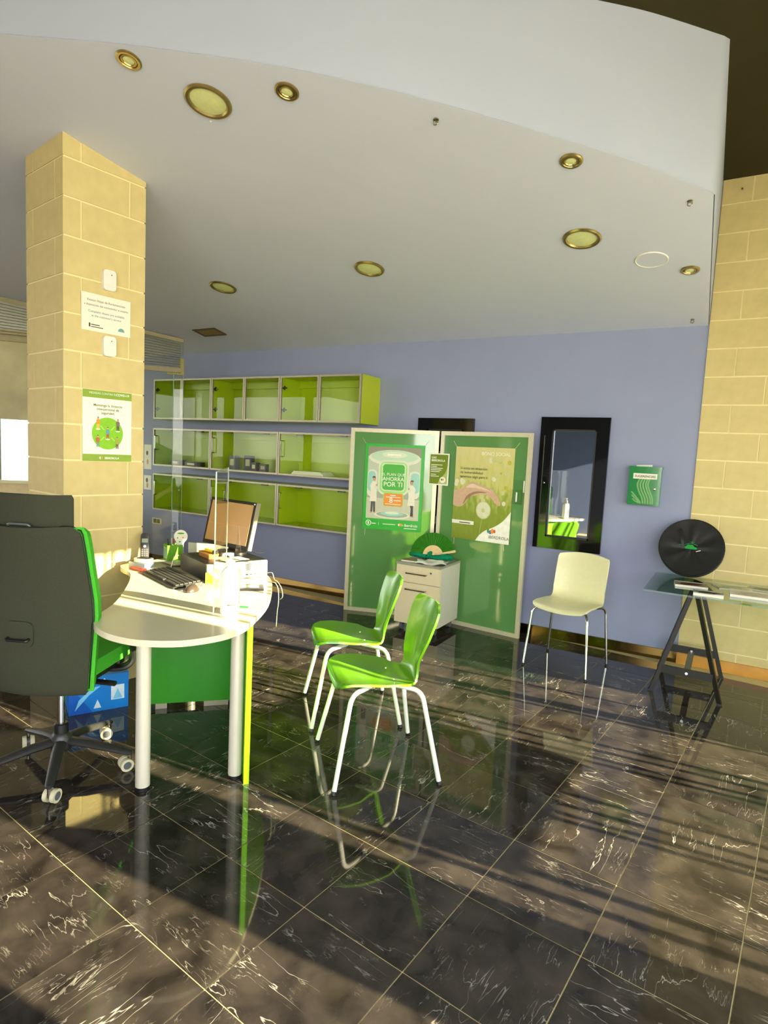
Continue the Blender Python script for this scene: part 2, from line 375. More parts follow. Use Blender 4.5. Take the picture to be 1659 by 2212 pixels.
# painted block wall, blocks laid one by one
bw = struct(part('wall_block', obx(XB+0.004, WX+0.1, D-0.0064, D+0.15, -0.05, ZTOP+0.05), M_mortar))
Z0, CH = 0.1495, 0.2065
def block_mesh(w, h, d, name='block', j=0.010):
    return part(name, obx(0, w-j, -d, 0.004, 0, h-j), M_block, None, bevel=0.003, seg=1)
protos = {}
def add_block(x0, x1, z0, z1, parent, yface=D-0.006, d=0.005):
    key = (round(x1-x0, 3), round(z1-z0, 3))
    if key not in protos:
        o = block_mesh(x1-x0, z1-z0, d); protos[key] = o.data; bpy.data.objects.remove(o)
    o = bpy.data.objects.new('block', protos[key]); COL.objects.link(o); o.parent = parent; o.location = (x0+0.005, yface+random.uniform(-0.0008, 0.0008), z0+0.005); return o
far = B()
rows = [(0.0, Z0)] + [(Z0+CH*k, Z0+CH*(k+1)) for k in range(17)]
for r_, (z0, z1) in enumerate(rows):
    xs = [XB] + [XB+(0.2 if r_ % 2 == 1 else 0.4)+0.4*k for k in range(7)]
    for x0, x1 in zip(xs, xs[1:]):
        x1 = min(x1, WX)
        if x1-x0 < 0.05: continue
        if x0 < 0.75: add_block(x0, x1, z0, min(z1, ZTOP), bw)
        else: box(far, x0+0.005, x1-0.005, D-0.011, D-0.004, z0+0.005, min(z1, ZTOP)-0.005)
tag(part('blocks_beyond', far, M_block, bw), kind='stuff')
# skirtings
struct(part('baseboard_back', obx(-7.3, XB, D-0.016, D, 0, 0.085), mat('polished_steel_skirting', (118, 94, 50), 0.12, metal=1.0, var=0.03), bevel=0.002, seg=1))
struct(part('baseboard_block', obx(XB+0.002, WX, D-0.034, D-0.010, 0, 0.085), M_wood, bevel=0.002, seg=1))
# glazed wall to the right (piers, head, sill) - stands outside the frame and lets the evening sun in
SH = math.tan(SUN_AZ)
zh = 0.88+(WX+3.25)*math.tan(SUN_EL)
bm = B()
def pier(y0, y1, z0=0.0, z1=ZTOP): box(bm, WX, WX+0.14, y0, y1, z0, z1)
pier(-3.1, 0.45, 0, 0.3); pier(-3.1, 0.45, 3.0, ZTOP); pier(0.45, 1.152); pier(1.632, 2.152); pier(4.50, D+0.1); pier(3.975, 4.05)
for y0, y1 in ((1.152, 1.632), (2.152, 3.975), (4.05, 4.50)): pier(y0, y1, zh, ZTOP)
pier(4.05, 4.50, 0, 0.72)
wr = struct(part('wall_right', bm, M_block))
wf = struct(empty('window_1'))
bm = B()
def bar(y, w=0.026, z0=0.0, z1=zh): return part('mullion', obx(WX+0.03, WX+0.06, y-w/2, y+w/2, z0, z1), M_alu, wf)
for y in (2.265, 2.357, 2.75, 2.80, 2.875, 2.975, 3.345, 3.403, 3.493, 3.57, 3.93, 4.25): bar(y, 0.026 if y > 2.4 else 0.034)
part('pane', obx(WX+0.042, WX+0.048, 2.152, 3.975, 0, 1.80), M_glass, wf); part('pane', obx(WX+0.042, WX+0.048, 2.152, 3.975, 1.80, zh), M_glass, wf)
part('pane', obx(WX+0.042, WX+0.048, 1.152, 1.632, 0, zh), M_glass, wf)
part('pane', obx(WX+0.042, WX+0.048, 4.05, 4.50, 0.72, zh), M_glass, wf)
part('window_poster', obx(WX+0.02, WX+0.03, 2.30, 3.325, 0.79, 1.31), M_paper, wf)
# rear glazed wall (behind the viewer) and left wall
bm = B(); box(bm, -8.2, WX+0.1, -3.2, -3.06, 0, 0.35); box(bm, -8.2, WX+0.1, -3.2, -3.06, 3.05, ZTOP); box(bm, -8.2, -1.3, -3.2, -3.06, 0.35, 3.05)
for x in (0.3, 1.85): box(bm, x, x+0.16, -3.2, -3.06, 0.35, 3.05)
struct(part('wall_rear', bm, mat('slate_paint', (112, 124, 152), 0.7, var=0.03, scale=3)))
bm = B(); box(bm, -8.2, -8.06, -3.2, D+0.1, 0, 0.85); box(bm, -8.2, -8.06, -3.2, D+0.1, 2.75, ZTOP)
for y in (-3.2, -1.0, 1.4, 3.4, D): box(bm, -8.2, -8.06, y, y+0.12, 0.85, 2.75)
struct(part('wall_left', bm, M_block))
# land outside
struct(part('added_sky_blocker', obx(-15.5, -8.06, -4, 12, 3.0, 3.12), M_dark))  # unseen slab added to keep bright sky out of the floor reflection
M_ground = mat('pale_ground', (112, 102, 80), 0.9, var=0.1, scale=0.3); M_field = mat('field_green', (84, 106, 58), 0.9, var=0.12, scale=0.2); M_hill = mat('hazy_hill', (78, 96, 96), 0.95, var=0.1, scale=0.05)
struct(part('ground_outside', obx(-8.4, 60, -60, 60, -0.4, -0.16), mat('pale_paving', (206, 196, 172), 0.9, var=0.06, scale=0.6)))
struct(part('meadow_outside', obx(-70, -8.4, -60, 60, -0.45, -0.2), M_ground))
bm = B()
pts = [(-58, -30), (-52, -4), (-48, 14), (-44, 34), (-30, 52)]
sp = [(p.x, p.y) for p in smooth_path([(x, y, 0) for x, y in pts], 6)]
hv = []
for k, (x, y) in enumerate(sp):
    h_ = 3.6+1.3*math.sin(k*0.9)+0.7*math.sin(k*2.3+1); hv.append((bm.verts.new((x+9, y-5, -0.2)), bm.verts.new((x, y, h_)), bm.verts.new((x-9, y+5, -0.2))))
for p, q in zip(hv, hv[1:]):
    bm.faces.new((p[0], q[0], q[1], p[1])); bm.faces.new((p[1], q[1], q[2], p[2]))
struct(part('hills_outside', bm, M_hill, smooth=True))
struct(part('field_outside', prism(B(), [(-34, -20), (-20, -10), (-18, 26), (-34, 40)], -0.18, -0.1), M_field))

# ------------------------------------------------------------------ block pillar (four blocks to a course, pinwheel)
PC0 = Vector((-3.296, 2.045, 0)); PU = Vector((0.07, 0.482, 0)).normalized(); PN = Vector((PU.y, -PU.x, 0))
pil = frame_empty('block_pillar', PC0, (-PN.x, -PN.y, 0), (PU.x, PU.y, 0), 'cream painted concrete block pillar beside the kidney desk, floor to ceiling', 'pillar')
# local x: into the pillar (away from +x face), local y: along the right face, local z flipped check
PM = pil.matrix_world.copy()
if PM.col[2][2] < 0:
    pil.matrix_world = Matrix(((PN.x*-1, PU.x, 0, PC0.x), (PN.y*-1, PU.y, 0, PC0.y), (0, 0, 1, 0), (0, 0, 0, 1)))
PS = 0.485
part('core', obx(0.005, PS-0.005, 0.005, PS-0.005, 0, 3.22), M_mortar, pil)
prow = [(0.0, Z0+0.012)] + [(Z0+0.012+CH*k, Z0+0.012+CH*(k+1)) for k in range(15)]
def pblock(x0, x1, y0, y1, z0, z1, tops=None):
    bm = obx(x0, x1, y0, y1, z0, z1)
    return part('block', bm, M_block, pil, bevel=0.004, seg=1)
bl_cache = {}
for k, (z0, z1) in enumerate(prow):
    j = 0.005; s = 0.10
    if k % 2 == 0: R4 = [(0, s, 0, PS-s), (0, PS-s, PS-s, PS), (PS-s, PS, s, PS), (s, PS, 0, s)]
    else: R4 = [(0, s, s, PS), (s, PS, PS-s, PS), (PS-s, PS, 0, PS-s), (0, PS-s, 0, s)]
    zt = min(z1, 3.19)
    for (x0, x1, y0, y1) in R4:
        key = (round(x0, 3), round(y0, 3), round(x1, 3), round(z1-z0, 3), round(zt-z0, 3))
        a0, a1 = x0+(j if x0 > 0 else 0), x1-(j if x1 < PS else 0); b0, b1 = y0+(j if y0 > 0 else 0), y1-(j if y1 < PS else 0)
        if key not in bl_cache: bl_cache[key] = pblock(a0, a1, b0, b1, j, zt-z0-j)
        else: bl_cache[key] = dup(bl_cache[key], pil)
        bl_cache[key].location = (0, 0, z0)

def pillar_frame(name, u, z, off=0.001, **kw):
    o = PC0+PU*u+PN*off
    return frame_empty(name, (o.x, o.y, z), PU, (0, 0, 1), **kw)
# complaints notice
nt_ = pillar_frame('notice_sheet', 0.098, 2.148, 0.003, label='white complaint sheets notice taped to the block pillar between two detectors', cat='notice')
part('sheet', obx(0, 0.292, 0, 0.211, -0.0015, 0.0005), M_paper, nt_)
lettering('lettering', nt_, [('Existen Hojas de Reclamaciones', 0.146, 0.168, 0.0175, 'CENTER'), ('a disposici\u00f3n del consumidor o usuario', 0.146, 0.142, 0.0165, 'CENTER'), ('~0.05', 0.055, 0.034, 0.012, 'LEFT'), ('~0.07', 0.055, 0.022, 0.011, 'LEFT')], M_ink, 0.0012)
lettering('lettering', nt_, [('Complaint sheets are available', 0.146, 0.105, 0.0175, 'CENTER'), ("at the customer's service", 0.146, 0.082, 0.0175, 'CENTER')], M_inkblue, 0.0012)
printed('emblem', nt_, [(mat('emblem_blue', (120, 170, 170), 0.6), ell(0.235, 0.024, 0.02, 0.02, 16, 0, PI))], 0.0011); printed('emblem', nt_, [(M_ink, rect(0.042, 0.022, 0.051, 0.044))], 0.0011)
# distance poster
cp = pillar_frame('distance_poster', 0.105, 1.399, 0.003, label='white and green keep your distance poster on the block pillar', cat='poster')
part('sheet', obx(0, 0.297, 0, 0.415, -0.0015, 0.0005), M_pwhite, cp)
g2 = mat('poster_olive', (140, 172, 48), 0.5); g3 = mat('poster_circle', (136, 200, 26), 0.5); g4 = mat('poster_arm', (176, 222, 96), 0.5)
sh = [(g2, rect(0, 0.37, 0.297, 0.415)), (g2, rect(0, 0, 0.297, 0.041)), (g3, ell(0.148, 0.165, 0.095, 0.095, 40))]
for a in (45, 135, 225, 315):
    r_ = math.radians(a); c0, s0 = math.cos(r_), math.sin(r_); w = 0.003
    sh.append((g4, [(0.148+c0*0.03-s0*w, 0.165+s0*0.03+c0*w), (0.148+c0*0.03+s0*w, 0.165+s0*0.03-c0*w), (0.148+c0*0.062+s0*w, 0.165+s0*0.062-c0*w), (0.148+c0*0.062-s0*w, 0.165+s0*0.062+c0*w)]))
skin = mat('print_skin', (206, 156, 116), 0.5); dk = mat('print_dark', (74, 68, 60), 0.5)
for x, y, top, leg in ((0.148, 0.165, (96, 160, 170), (176, 92, 40)), (0.09, 0.222, (226, 150, 50), (236, 190, 80)), (0.21, 0.215, (120, 112, 96), (92, 84, 66)), (0.088, 0.115, (190, 110, 50), (120, 160, 130)), (0.205, 0.108, (170, 170, 60), (110, 96, 70))):
    mt = mat('print_top_%d%d%d' % top, top, 0.5); ml = mat('print_leg_%d%d%d' % leg, leg, 0.5)
    sh += [(M_pwhite, ell(x, y-0.033, 0.013, 0.005, 14)), (ml, [(x-0.008, y-0.032), (x-0.002, y-0.032), (x, y-0.012), (x+0.003, y-0.032), (x+0.009, y-0.032), (x+0.008, y), (x-0.008, y)]), (mt, [(x-0.009, y-0.004), (x+0.009, y-0.004), (x+0.012, y+0.018), (x+0.004, y+0.026), (x-0.004, y+0.026), (x-0.012, y+0.018)]), (skin, ell(x, y+0.031, 0.0055, 0.0065, 12)), (dk, ell(x, y+0.035, 0.0055, 0.004, 12, 0, PI))]
zz = printed('printed_picture', cp, sh, 0.0008, 0.00012)
lettering('lettering', cp, [('MEDIDAS CONTRA EL', 0.035, 0.392, 0.0165, 'LEFT'), ('COVID-19', 0.196, 0.392, 0.0185, 'LEFT', 0.03), ('IBERDROLA', 0.128, 0.013, 0.017, 'LEFT', 0.02)], M_pwhite, zz+0.0004)
lettering('lettering', cp, [('Mantenga la distancia', 0.148, 0.322, 0.0205, 'CENTER', 0.01), ('interpersonal de', 0.148, 0.300, 0.0205, 'CENTER', 0.01), ('seguridad.', 0.148, 0.278, 0.0205, 'CENTER', 0.01)], mat('print_greygreen', (130, 136, 84), 0.5), zz+0.0004)
printed('emblem', cp, [(M_pwhite, ell(0.104, 0.019, 0.008, 0.008, 14, PI/2, 1.5*PI)), (M_orange, ell(0.114, 0.022, 0.006, 0.006, 14)), (M_pgreen, ell(0.121, 0.018, 0.004, 0.004, 12))], zz+0.0004)
# detectors
for z, u, lab in ((2.392, 0.213, 'white motion detector above the complaint notice on the pillar'), (2.016, 0.215, 'white motion detector below the complaint notice, with a small lens')):
    dt = pillar_frame('motion_detector', u, z, 0.0, label=lab, cat='detector', group='motion detectors on the pillar')
    bm = B(); prism(bm, rrect(0, 0, 0.075, 0.115, 0.018), 0, 0.03); part('housing', bm, M_whitepl, dt, smooth=True, bevel=0.006, seg=2)
    if z < 2.2: part('lens', lathe(B(), [(0.014, 0.028), (0.013, 0.033), (0.0, 0.036)], 16, Matrix.Translation((0.045, 0.072, 0))), M_acryl, dt)
    part('indicator', lathe(B(), [(0.003, 0.029), (0.003, 0.0315), (0, 0.032)], 10, Matrix.Translation((0.047, 0.088, 0))), M_black, dt)

# ------------------------------------------------------------------ ceiling fittings
CN = Vector((0, -CSLOPE, -1)).normalized(); CU = Vector((1, 0, 0)); CV = CN.cross(CU)
def on_ceiling(name, x, y, **kw): return frame_empty(name, (x, y, cz(y)), CU, CV, **kw)
def big_light(x, y, label):
    o = on_ceiling('recessed_downlight', x, y, label=label, cat='ceiling light', group='large round downlights')
    part('ring', lathe(B(), [(0.112, -0.002), (0.112, 0.004), (0.104, 0.011), (0.092, 0.010), (0.085, 0.002), (0.085, -0.002)], 40), M_brass, o, smooth=True)
    part('diffuser', lathe(B(), [(0.086, -0.001), (0.085, 0.002), (0.05, 0.006), (0, 0.007)], 36), M_lens, o, smooth=True)
big_light(-2.319, 2.159, 'large brass ringed downlight nearest to the pillar top, frosted lens')
big_light(-0.906, 3.771, 'large brass ringed downlight beside the round ceiling loudspeaker')
big_light(-2.409, 3.797, 'large brass ringed downlight over the folding green screen')
big_light(-3.851, 3.789, 'large brass ringed downlight in front of the wall cabinets')
def small_light(x, y, label):
    o = on_ceiling('spot_downlight', x, y, label=label, cat='ceiling light', group='small brass spot downlights')
    part('ring', lathe(B(), [(0.056, -0.002), (0.056, 0.004), (0.050, 0.009), (0.040, 0.008), (0.037, 0.003), (0.037, -0.002)], 32), M_brass, o, smooth=True)
    part('inner_ring', lathe(B(), [(0.036, -0.001), (0.035, 0.006), (0.028, 0.007), (0.025, 0.003), (0.025, -0.001)], 28), M_brass, o, smooth=True)
    part('lamp', lathe(B(), [(0.026, -0.0005), (0.025, 0.003), (0.012, 0.005), (0, 0.0055)], 24), M_lens, o, smooth=True)
small_light(-2.484, 1.847, 'small brass spot downlight by the curved fascia above the pillar')
small_light(-1.904, 2.238, 'small brass spot downlight between the big pillar downlight and the fascia')
small_light(-0.818, 3.072, 'small brass spot downlight near the middle of the curved fascia edge')
small_light(-0.349, 4.291, 'small brass spot downlight beside the loudspeaker near the block wall')
sp_ = on_ceiling('ceiling_speaker', -0.556, 4.112, label='round white ceiling loudspeaker grille set flush in the sloped ceiling', cat='loudspeaker')
part('rim', lathe(B(), [(0.097, -0.002), (0.097, 0.003), (0.092, 0.006), (0.087, 0.003), (0.087, -0.002)], 40), M_whitepl, sp_, smooth=True)
part('grille', lathe(B(), [(0.088, -0.001), (0.087, 0.003), (0, 0.0045)], 40), M_ceil, sp_, smooth=True)
for x, y, lab in ((-1.331, 2.614, 'small steel ceiling hook by the middle of the fascia'), (-0.32, 3.554, 'small steel ceiling hook at the fascia corner'), (-0.364, 5.054, 'small steel ceiling hook close to the blue wall')):
    h_ = on_ceiling('ceiling_hook', x, y, label=lab, cat='hook', group='ceiling hooks')
    part('rose', lathe(B(), [(0.014, -0.002), (0.013, 0.004), (0.007, 0.006), (0, 0.006)], 14), M_steel, h_, smooth=True)
    part('eye', tube(B(), [(0.011*math.cos(t), 0, 0.016+0.011*math.sin(t)) for t in [2*PI*k/14 for k in range(14)]], 0.003, 6, True), M_steel, h_, smooth=True)
vt = on_ceiling('ceiling_vent', -4.87, 4.613, label='square dark framed ceiling panel above the wall cabinets', cat='ceiling panel')
bm = B()
for x0, x1, y0, y1 in ((-0.16, 0.16, -0.09, -0.07), (-0.16, 0.16, 0.07, 0.09), (-0.16, -0.14, -0.07, 0.07), (0.14, 0.16, -0.07, 0.07)): box(bm, x0, x1, y0, y1, -0.002, 0.01)
part('frame', bm, mat('bronze_frame', (84, 74, 48), 0.4), vt)
part('panel', obx(-0.14, 0.14, -0.07, 0.07, -0.002, 0.004), mat('tan_panel', (150, 128, 78), 0.6), vt)
bh = part('ceiling_mark', lathe(B(), [(0.006, -0.002), (0.005, 0.004), (0, 0.005)], 12), M_whitepl, smooth=True)
bh.matrix_world = Matrix(((CU.x, CV.x, CN.x, -2.412), (CU.y, CV.y, CN.y, 2.264), (CU.z, CV.z, CN.z, cz(2.264)), (0, 0, 0, 1)))
bh.name = 'ceiling_button'; tag(bh, 'tiny white button on the ceiling beside the big pillar downlight', 'button')
wh = part('wall_hook', cyl(B(), (0, 0, 0), (0, -0.012, 0), 0.007, 0.005, 12), M_steel, loc=(-0.13, D-0.018, 3.545)); tag(wh, 'small steel fixing high on the cream block wall', 'hook')

# ------------------------------------------------------------------ wall cabinets
CF = D-0.35
def cabinet(x0, x1, z0, z1, ndoor, lift, label):
    o = empty('wall_cabinet', (x0, CF, z0), 0, label, 'cabinet', 'lime wall cabinets')
    w, h, t = x1-x0, z1-z0, 0.018
    g = 0.001
    part('side_panel', obx(g, t, 0.022, 0.35, 0, h), M_lime, o); part('side_panel', obx(w-t, w-g, 0.022, 0.35, 0, h), M_lime, o)
    part('top_panel', obx(t, w-t, 0.022, 0.35, h-t, h), M_lime, o); part('bottom_panel', obx(t, w-t, 0.022, 0.35, 0, t), M_lime, o)
    part('back_panel', obx(t, w-t, 0.335, 0.349, t, h-t), M_lime, o)
    part('hanging_rail', obx(t, w-t, 0.30, 0.334, h-0.09, h-t), M_lime, o)
    dw = w/ndoor
    for k in range(ndoor):
        a, b = k*dw+0.002, (k+1)*dw-0.002; f_ = 0.018
        d = part('door', frame2(a, b, 0.001, h-0.001, f_, 0.0, 0.02), M_alu, o)
        part('pane', obx(a+f_-0.002, b-f_+0.002, 0.008, 0.013, f_-0.002, h-f_+0.002), M_cabglass, d)
        if lift:
            hb = B(); tube(hb, fillet([(a+0.055, 0.012, h-0.09), (a+0.055, -0.022, h-0.09), (a+0.055, -0.022, h-0.25), (a+0.055, 0.012, h-0.25)], 0.008), 0.0055, 8)
            part('handle', hb, M_chrome, d, smooth=True)
        else:
            if k == 0:
                for hz in (0.12, h-0.12):
                    hb = B(); box(hb, a+f_, a+f_+0.05, 0.021, 0.034, hz-0.008, hz+0.008); box(hb, a+f_+0.016, a+f_+0.03, 0.021, 0.03, hz-0.022, hz+0.022)
                    part('hinge', hb, M_black, d)
    if lift:
        for sx in (0.26*w, 0.8*w): part('stay', obx(sx-0.04, sx+0.04, 0.024, 0.05, h-t-0.012, h-t), M_black, o)
    return o
def frame2(x0, x1, z0, z1, f_, y0, y1):
    bm = B(); box(bm, x0, x0+f_, y0, y1, z0, z1); box(bm, x1-f_, x1, y0, y1, z0, z1); box(bm, x0+f_, x1-f_, y0, y1, z0, z0+f_); box(bm, x0+f_, x1-f_, y0, y1, z1-f_, z1); return bm
CX = [-6.0, -5.055, -4.08, -3.095]
pos = ('behind the glass partition', 'in the middle of the row', 'by the folding green screen')
for k in range(3):
    cabinet(CX[k], CX[k+1]-0.001, 1.80, 2.262, 2, False, 'top row lime wall cabinet with two glass doors, ' + pos[k])
    cabinet(CX[k], CX[k+1]-0.001, 1.252, 1.695, 1, True, 'middle row lime wall cabinet with one glass flap, ' + pos[k])
    cabinet(CX[k], CX[k+1]-0.001, 0.725, 1.160, 1, True, 'bottom row lime wall cabinet with one glass flap, ' + pos[k])
zc = 1.252+0.0185
for k, (x, y, w, d, h, c, lab) in enumerate((
        (-5.70, 4.95, 0.16, 0.10, 0.06, (40, 40, 40), 'dark gadget box inside the middle cabinet behind the glass partition'),
        (-5.40, 4.93, 0.20, 0.12, 0.05, (52, 50, 46), 'flat dark gadget inside the middle cabinet behind the glass partition'),
        (-4.80, 4.95, 0.10, 0.07, 0.15, (110, 116, 128), 'grey upright box in the middle row cabinet left of the small black boxes'),
        (-4.56, 4.93, 0.09, 0.07, 0.16, (46, 50, 60), 'tall dark box in the middle row cabinet'),
        (-4.44, 4.90, 0.08, 0.06, 0.09, (36, 36, 40), 'small black box beside the tall dark box'),
        (-4.34, 4.92, 0.08, 0.06, 0.08, (80, 82, 84), 'small grey box at the end of the dark boxes'))):
    b = obx(-w/2, w/2, -d/2, d/2, 0, h); o = empty('product_box', (x, y, zc), random.uniform(-0.2, 0.2), lab, 'box', 'boxes in the wall cabinets')
    part('carton', b, mat('carton_%d' % k, c, 0.5), o, bevel=0.003, seg=1); part('label_patch', obx(-w*0.3, w*0.3, -d/2-0.001, -d/2, h*0.3, h*0.75), M_alu, o)
ps = empty('paper_stack', (-3.74, 4.98, zc), 0.06, 'white paper stack inside the middle cabinet by the screen', 'papers')
for k in range(4): part('sheet_bundle', obx(-0.19+0.01*k, 0.2-0.012*k, -0.11, 0.11, 0.009*k, 0.009*k+0.0088), M_paper, ps, rot=(0, 0, 0.03*(k % 2)))

# ------------------------------------------------------------------ glass partition with raised venetian blinds, 48 degrees
GA = Vector((-5.405, 4.745, 0)); GU = Vector((-0.671, -0.742, 0)).normalized(); GN = Vector((-GU.y, GU.x, 0))
def gframe(name, s, **kw):   # local x towards the free edge (+), y up, z towards the room
    p = GA+GU*s; return frame_empty(name, (p.x, p.y, 0), -GU, (0, 0, 1), **kw)
gp = gframe('glass_partition', 0.0, label='frameless clear glass partition behind the block pillar with patch fitting', cat='partition')
part('pane', obx(-1.20, -0.105, 0.0, 2.30, -0.005, 0.005), M_glass, gp); part('pane', obx(-0.097, 0.0, 0.0, 2.30, -0.005, 0.005), M_glass, gp)
def cz_at(s): p = GA+GU*s; return cz(p.y)
bm = B(); prism(bm, [(-1.2, 2.305), (0.0, 2.305), (0.0, cz_at(0)-0.004), (-1.2, cz_at(1.2)-0.004)], -0.005, 0.005); part('transom_pane', bm, M_glass, gp)
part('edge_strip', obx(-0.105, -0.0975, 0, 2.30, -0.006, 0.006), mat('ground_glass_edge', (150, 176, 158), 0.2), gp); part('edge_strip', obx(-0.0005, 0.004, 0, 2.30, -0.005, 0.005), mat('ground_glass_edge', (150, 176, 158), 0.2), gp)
bm = B(); box(bm, -0.17, 0.006, 2.285, 2.305, -0.012, 0.012); box(bm, -0.045, 0.006, 2.305, 2.465, -0.012, 0.012); part('patch_fitting', bm, mat('bronze_patch', (132, 124, 72), 0.4, metal=0.5), gp)
M_blind = mat('beige_blind_slat', (176, 166, 128), 0.6, var=0.05)
def blind(s0, s1, zb, nsl, label):
    o = gframe('venetian_blind', s0, label=label, cat='blind', group='venetian blinds on the partition')
    L_ = s1-s0; zt0, zt1 = cz_at(s0), cz_at(s1)
    bm = B(); prism(bm, [(-L_, zt1-0.045), (0, zt0-0.045), (0, zt0-0.006), (-L_, zt1-0.006)], 0.008, 0.05); part('headrail', bm, M_blind, o)
    for k in range(nsl):
        t = (k+0.5)/nsl; a0 = lerp(zt0-0.055, zb+0.055, t); a1 = lerp(zt1-0.055, zb+0.055, t)
        bm = B(); vs_ = []
        for x, zz_ in ((-L_+0.01, a1), (-0.03, a0)):
            vs_ += [bm.verts.new((x, zz_+dz, yy)) for yy, dz in ((0.008, 0.006), (0.05, -0.006), (0.05, -0.0085), (0.008, 0.0035))]
        A_, C_ = vs_[:4], vs_[4:]
        for i in range(4): bm.faces.new((A_[i], A_[(i+1) % 4], C_[(i+1) % 4], C_[i]))
        bm.faces.new(A_[::-1]); bm.faces.new(C_); part('slat', bm, M_blind, o)
    part('bottom_rail', obx(-L_+0.01, -0.03, zb, zb+0.05, 0.012, 0.045), M_blind, o)
    part('cord_tab', obx(-L_*0.38, -L_*0.38+0.012, zb+0.01, zb+0.09, 0.05, 0.053), M_whitepl, o)
blind(0.0, 1.15, 2.306, 11, 'raised beige venetian blind over the glass right behind the pillar')
blind(1.30, 3.3, 2.48, 11, 'half raised beige venetian blind over the frosted panes')
# window run continuing beyond the pillar
w2 = struct(gframe('window_2', 1.25))
part('lower_panel', obx(-2.4, 0.0, 0.0, 1.03, -0.05, 0.05), mat('beige_sill_panel', (226, 206, 158), 0.6), w2)
part('sill', obx(-2.4, 0.0, 1.03, 1.062, -0.06, 0.10), M_cream, w2)
part('pane', obx(-2.4, 0.0, 1.062, 1.69, -0.004, 0.004), M_glass, w2)
def film():
    m = mat('printed_film', (206, 196, 150), 0.6, var=0.22, scale=2.4); return m
part('frosted_film', obx(-2.4, 0.0, 1.69, 2.60, -0.004, 0.004), film(), w2)
bm = B(); prism(bm, [(-2.4, 2.60), (0, 2.60), (0, cz_at(1.25)-0.005), (-2.4, cz_at(3.65)-0.005)], -0.004, 0.004); part('transom_pane', bm, M_glass, w2)
part('post', obx(-0.60, -0.545, 1.062, 1.69, -0.04, 0.04), mat('brown_post', (112, 84, 62), 0.5), w2)
part('post', obx(-0.05, 0.05, 0, 2.6, -0.04, 0.04), M_alu, w2)
# socket and sheets on the blue wall behind the partition
so = frame_empty('wall_socket', (-6.423, D, 0.485), (1, 0, 0), (0, 0, 1), 'double wall socket plate low on the blue wall behind the partition', 'socket')
part('plate', obx(0, 0.17, 0, 0.075, 0, 0.008), M_cream, so, bevel=0.002, seg=1)
for x in (0.025, 0.09): part('outlet', obx(x, x+0.055, 0.012, 0.063, 0.006, 0.010), M_black, so)
for z0, z1, lab in ((1.177, 1.492, 'upper white printed sheet on the blue wall left of the cabinets'), (0.914, 1.098, 'lower white photo sheet on the blue wall left of the cabinets')):
    o = frame_empty('wall_sheet', (-6.60, D, z0), (1, 0, 0), (0, 0, 1), lab, 'paper', 'sheets on the blue wall')
    part('sheet', obx(0, 0.14, 0, z1-z0, 0, 0.002), M_paper, o)
    printed('printed_picture', o, [(dk, ell(0.06, (z1-z0)*0.66, 0.02, 0.03, 14)), (skin, ell(0.07, (z1-z0)*0.3, 0.018, 0.035, 14))], 0.0026)

# ------------------------------------------------------------------ black framed mirrors on the blue wall
def wall_mirror(x0, z0, label):
    o = frame_empty('framed_mirror', (x0, D, z0), (1, 0, 0), (0, 0, 1), label, 'mirror', 'black framed mirrors')
    W_, H_, f_ = 0.563, 1.118, 0.10
    bm = B()
    for a in ((0, f_, 0, H_), (W_-f_, W_, 0, H_), (f_, W_-f_, 0, f_), (f_, W_-f_, H_-f_, H_)): box(bm, a[0], a[1], a[2], a[3], 0, 0.035)
    part('frame', bm, M_blackgloss, o)
    bm = B()
    for a in ((f_-0.002, f_+0.014, f_, H_-f_), (W_-f_-0.014, W_-f_+0.002, f_, H_-f_), (f_, W_-f_, f_-0.002, f_+0.014), (f_, W_-f_, H_-f_-0.014, H_-f_+0.002)): box(bm, a[0], a[1], a[2], a[3], 0.004, 0.028)
    part('inner_lip', bm, M_black, o)
    part('pane', obx(f_, W_-f_, f_, H_-f_, 0, 0.012), M_mirror, o)
    part('catch', lathe(B(), [(0.008, 0.034), (0.008, 0.044), (0.005, 0.047), (0, 0.047)], 14, Matrix.Translation((0.06, H_*0.5, 0))), M_chrome, o, smooth=True)
wall_mirror(-1.456, 0.785, 'tall black framed mirror between the folding screen and the suggestion box')
wall_mirror(-2.636, 0.762, 'black framed mirror mostly hidden behind the folding green screen')

# ------------------------------------------------------------------ suggestion box
sb = frame_empty('suggestion_box', (-0.712, D, 1.222), (1, 0, 0), (0, 0, 1), 'green acrylic suggestion box with white label on the blue wall', 'suggestion box')
M_boxg = mat('green_acrylic', (18, 128, 56), 0.12, var=0.05, coat=0.4)
part('body', obx(0, 0.232, 0, 0.285, 0, 0.085), M_boxg, sb, bevel=0.004)
part('lid', obx(-0.003, 0.236, 0.278, 0.302, 0, 0.09), M_boxg, sb, bevel=0.003)
wv = []
gl, gd = mat('wave_light', (110, 168, 92), 0.3), mat('wave_dark', (24, 112, 44), 0.3)
cl = [(0.05+0.022*k, 0.02) for k in range(6)]
for k in range(6):
    pts_ = [(0.085+0.018*k, 0.222), (0.062+0.02*k, 0.165), (0.075+0.021*k, 0.11), (0.10+0.02*k, 0.06), (0.112+0.018*k, 0.012)]
    if k > 3: pts_ = [(x-0.004*(k-3), y) for x, y in pts_]
    P_ = smooth_path([(x, y, 0) for x, y in pts_], 5)
    wv.append((gl, [(p.x, p.y) for p in P_]+[(p.x+0.012, p.y) for p in P_[::-1]])) if k < 5 else None
for k in range(3):
    P_ = smooth_path([(0.022+0.006*k, 0.10-0.028*k, 0), (0.045+0.004*k, 0.075-0.024*k, 0), (0.085-0.004*k, 0.03-0.008*k, 0), (0.095-0.012*k, 0.008, 0)], 5)
    wv.append((gl, [(p.x, p.y) for p in P_]+[(p.x+0.009, p.y+0.006) for p in P_[::-1]]))
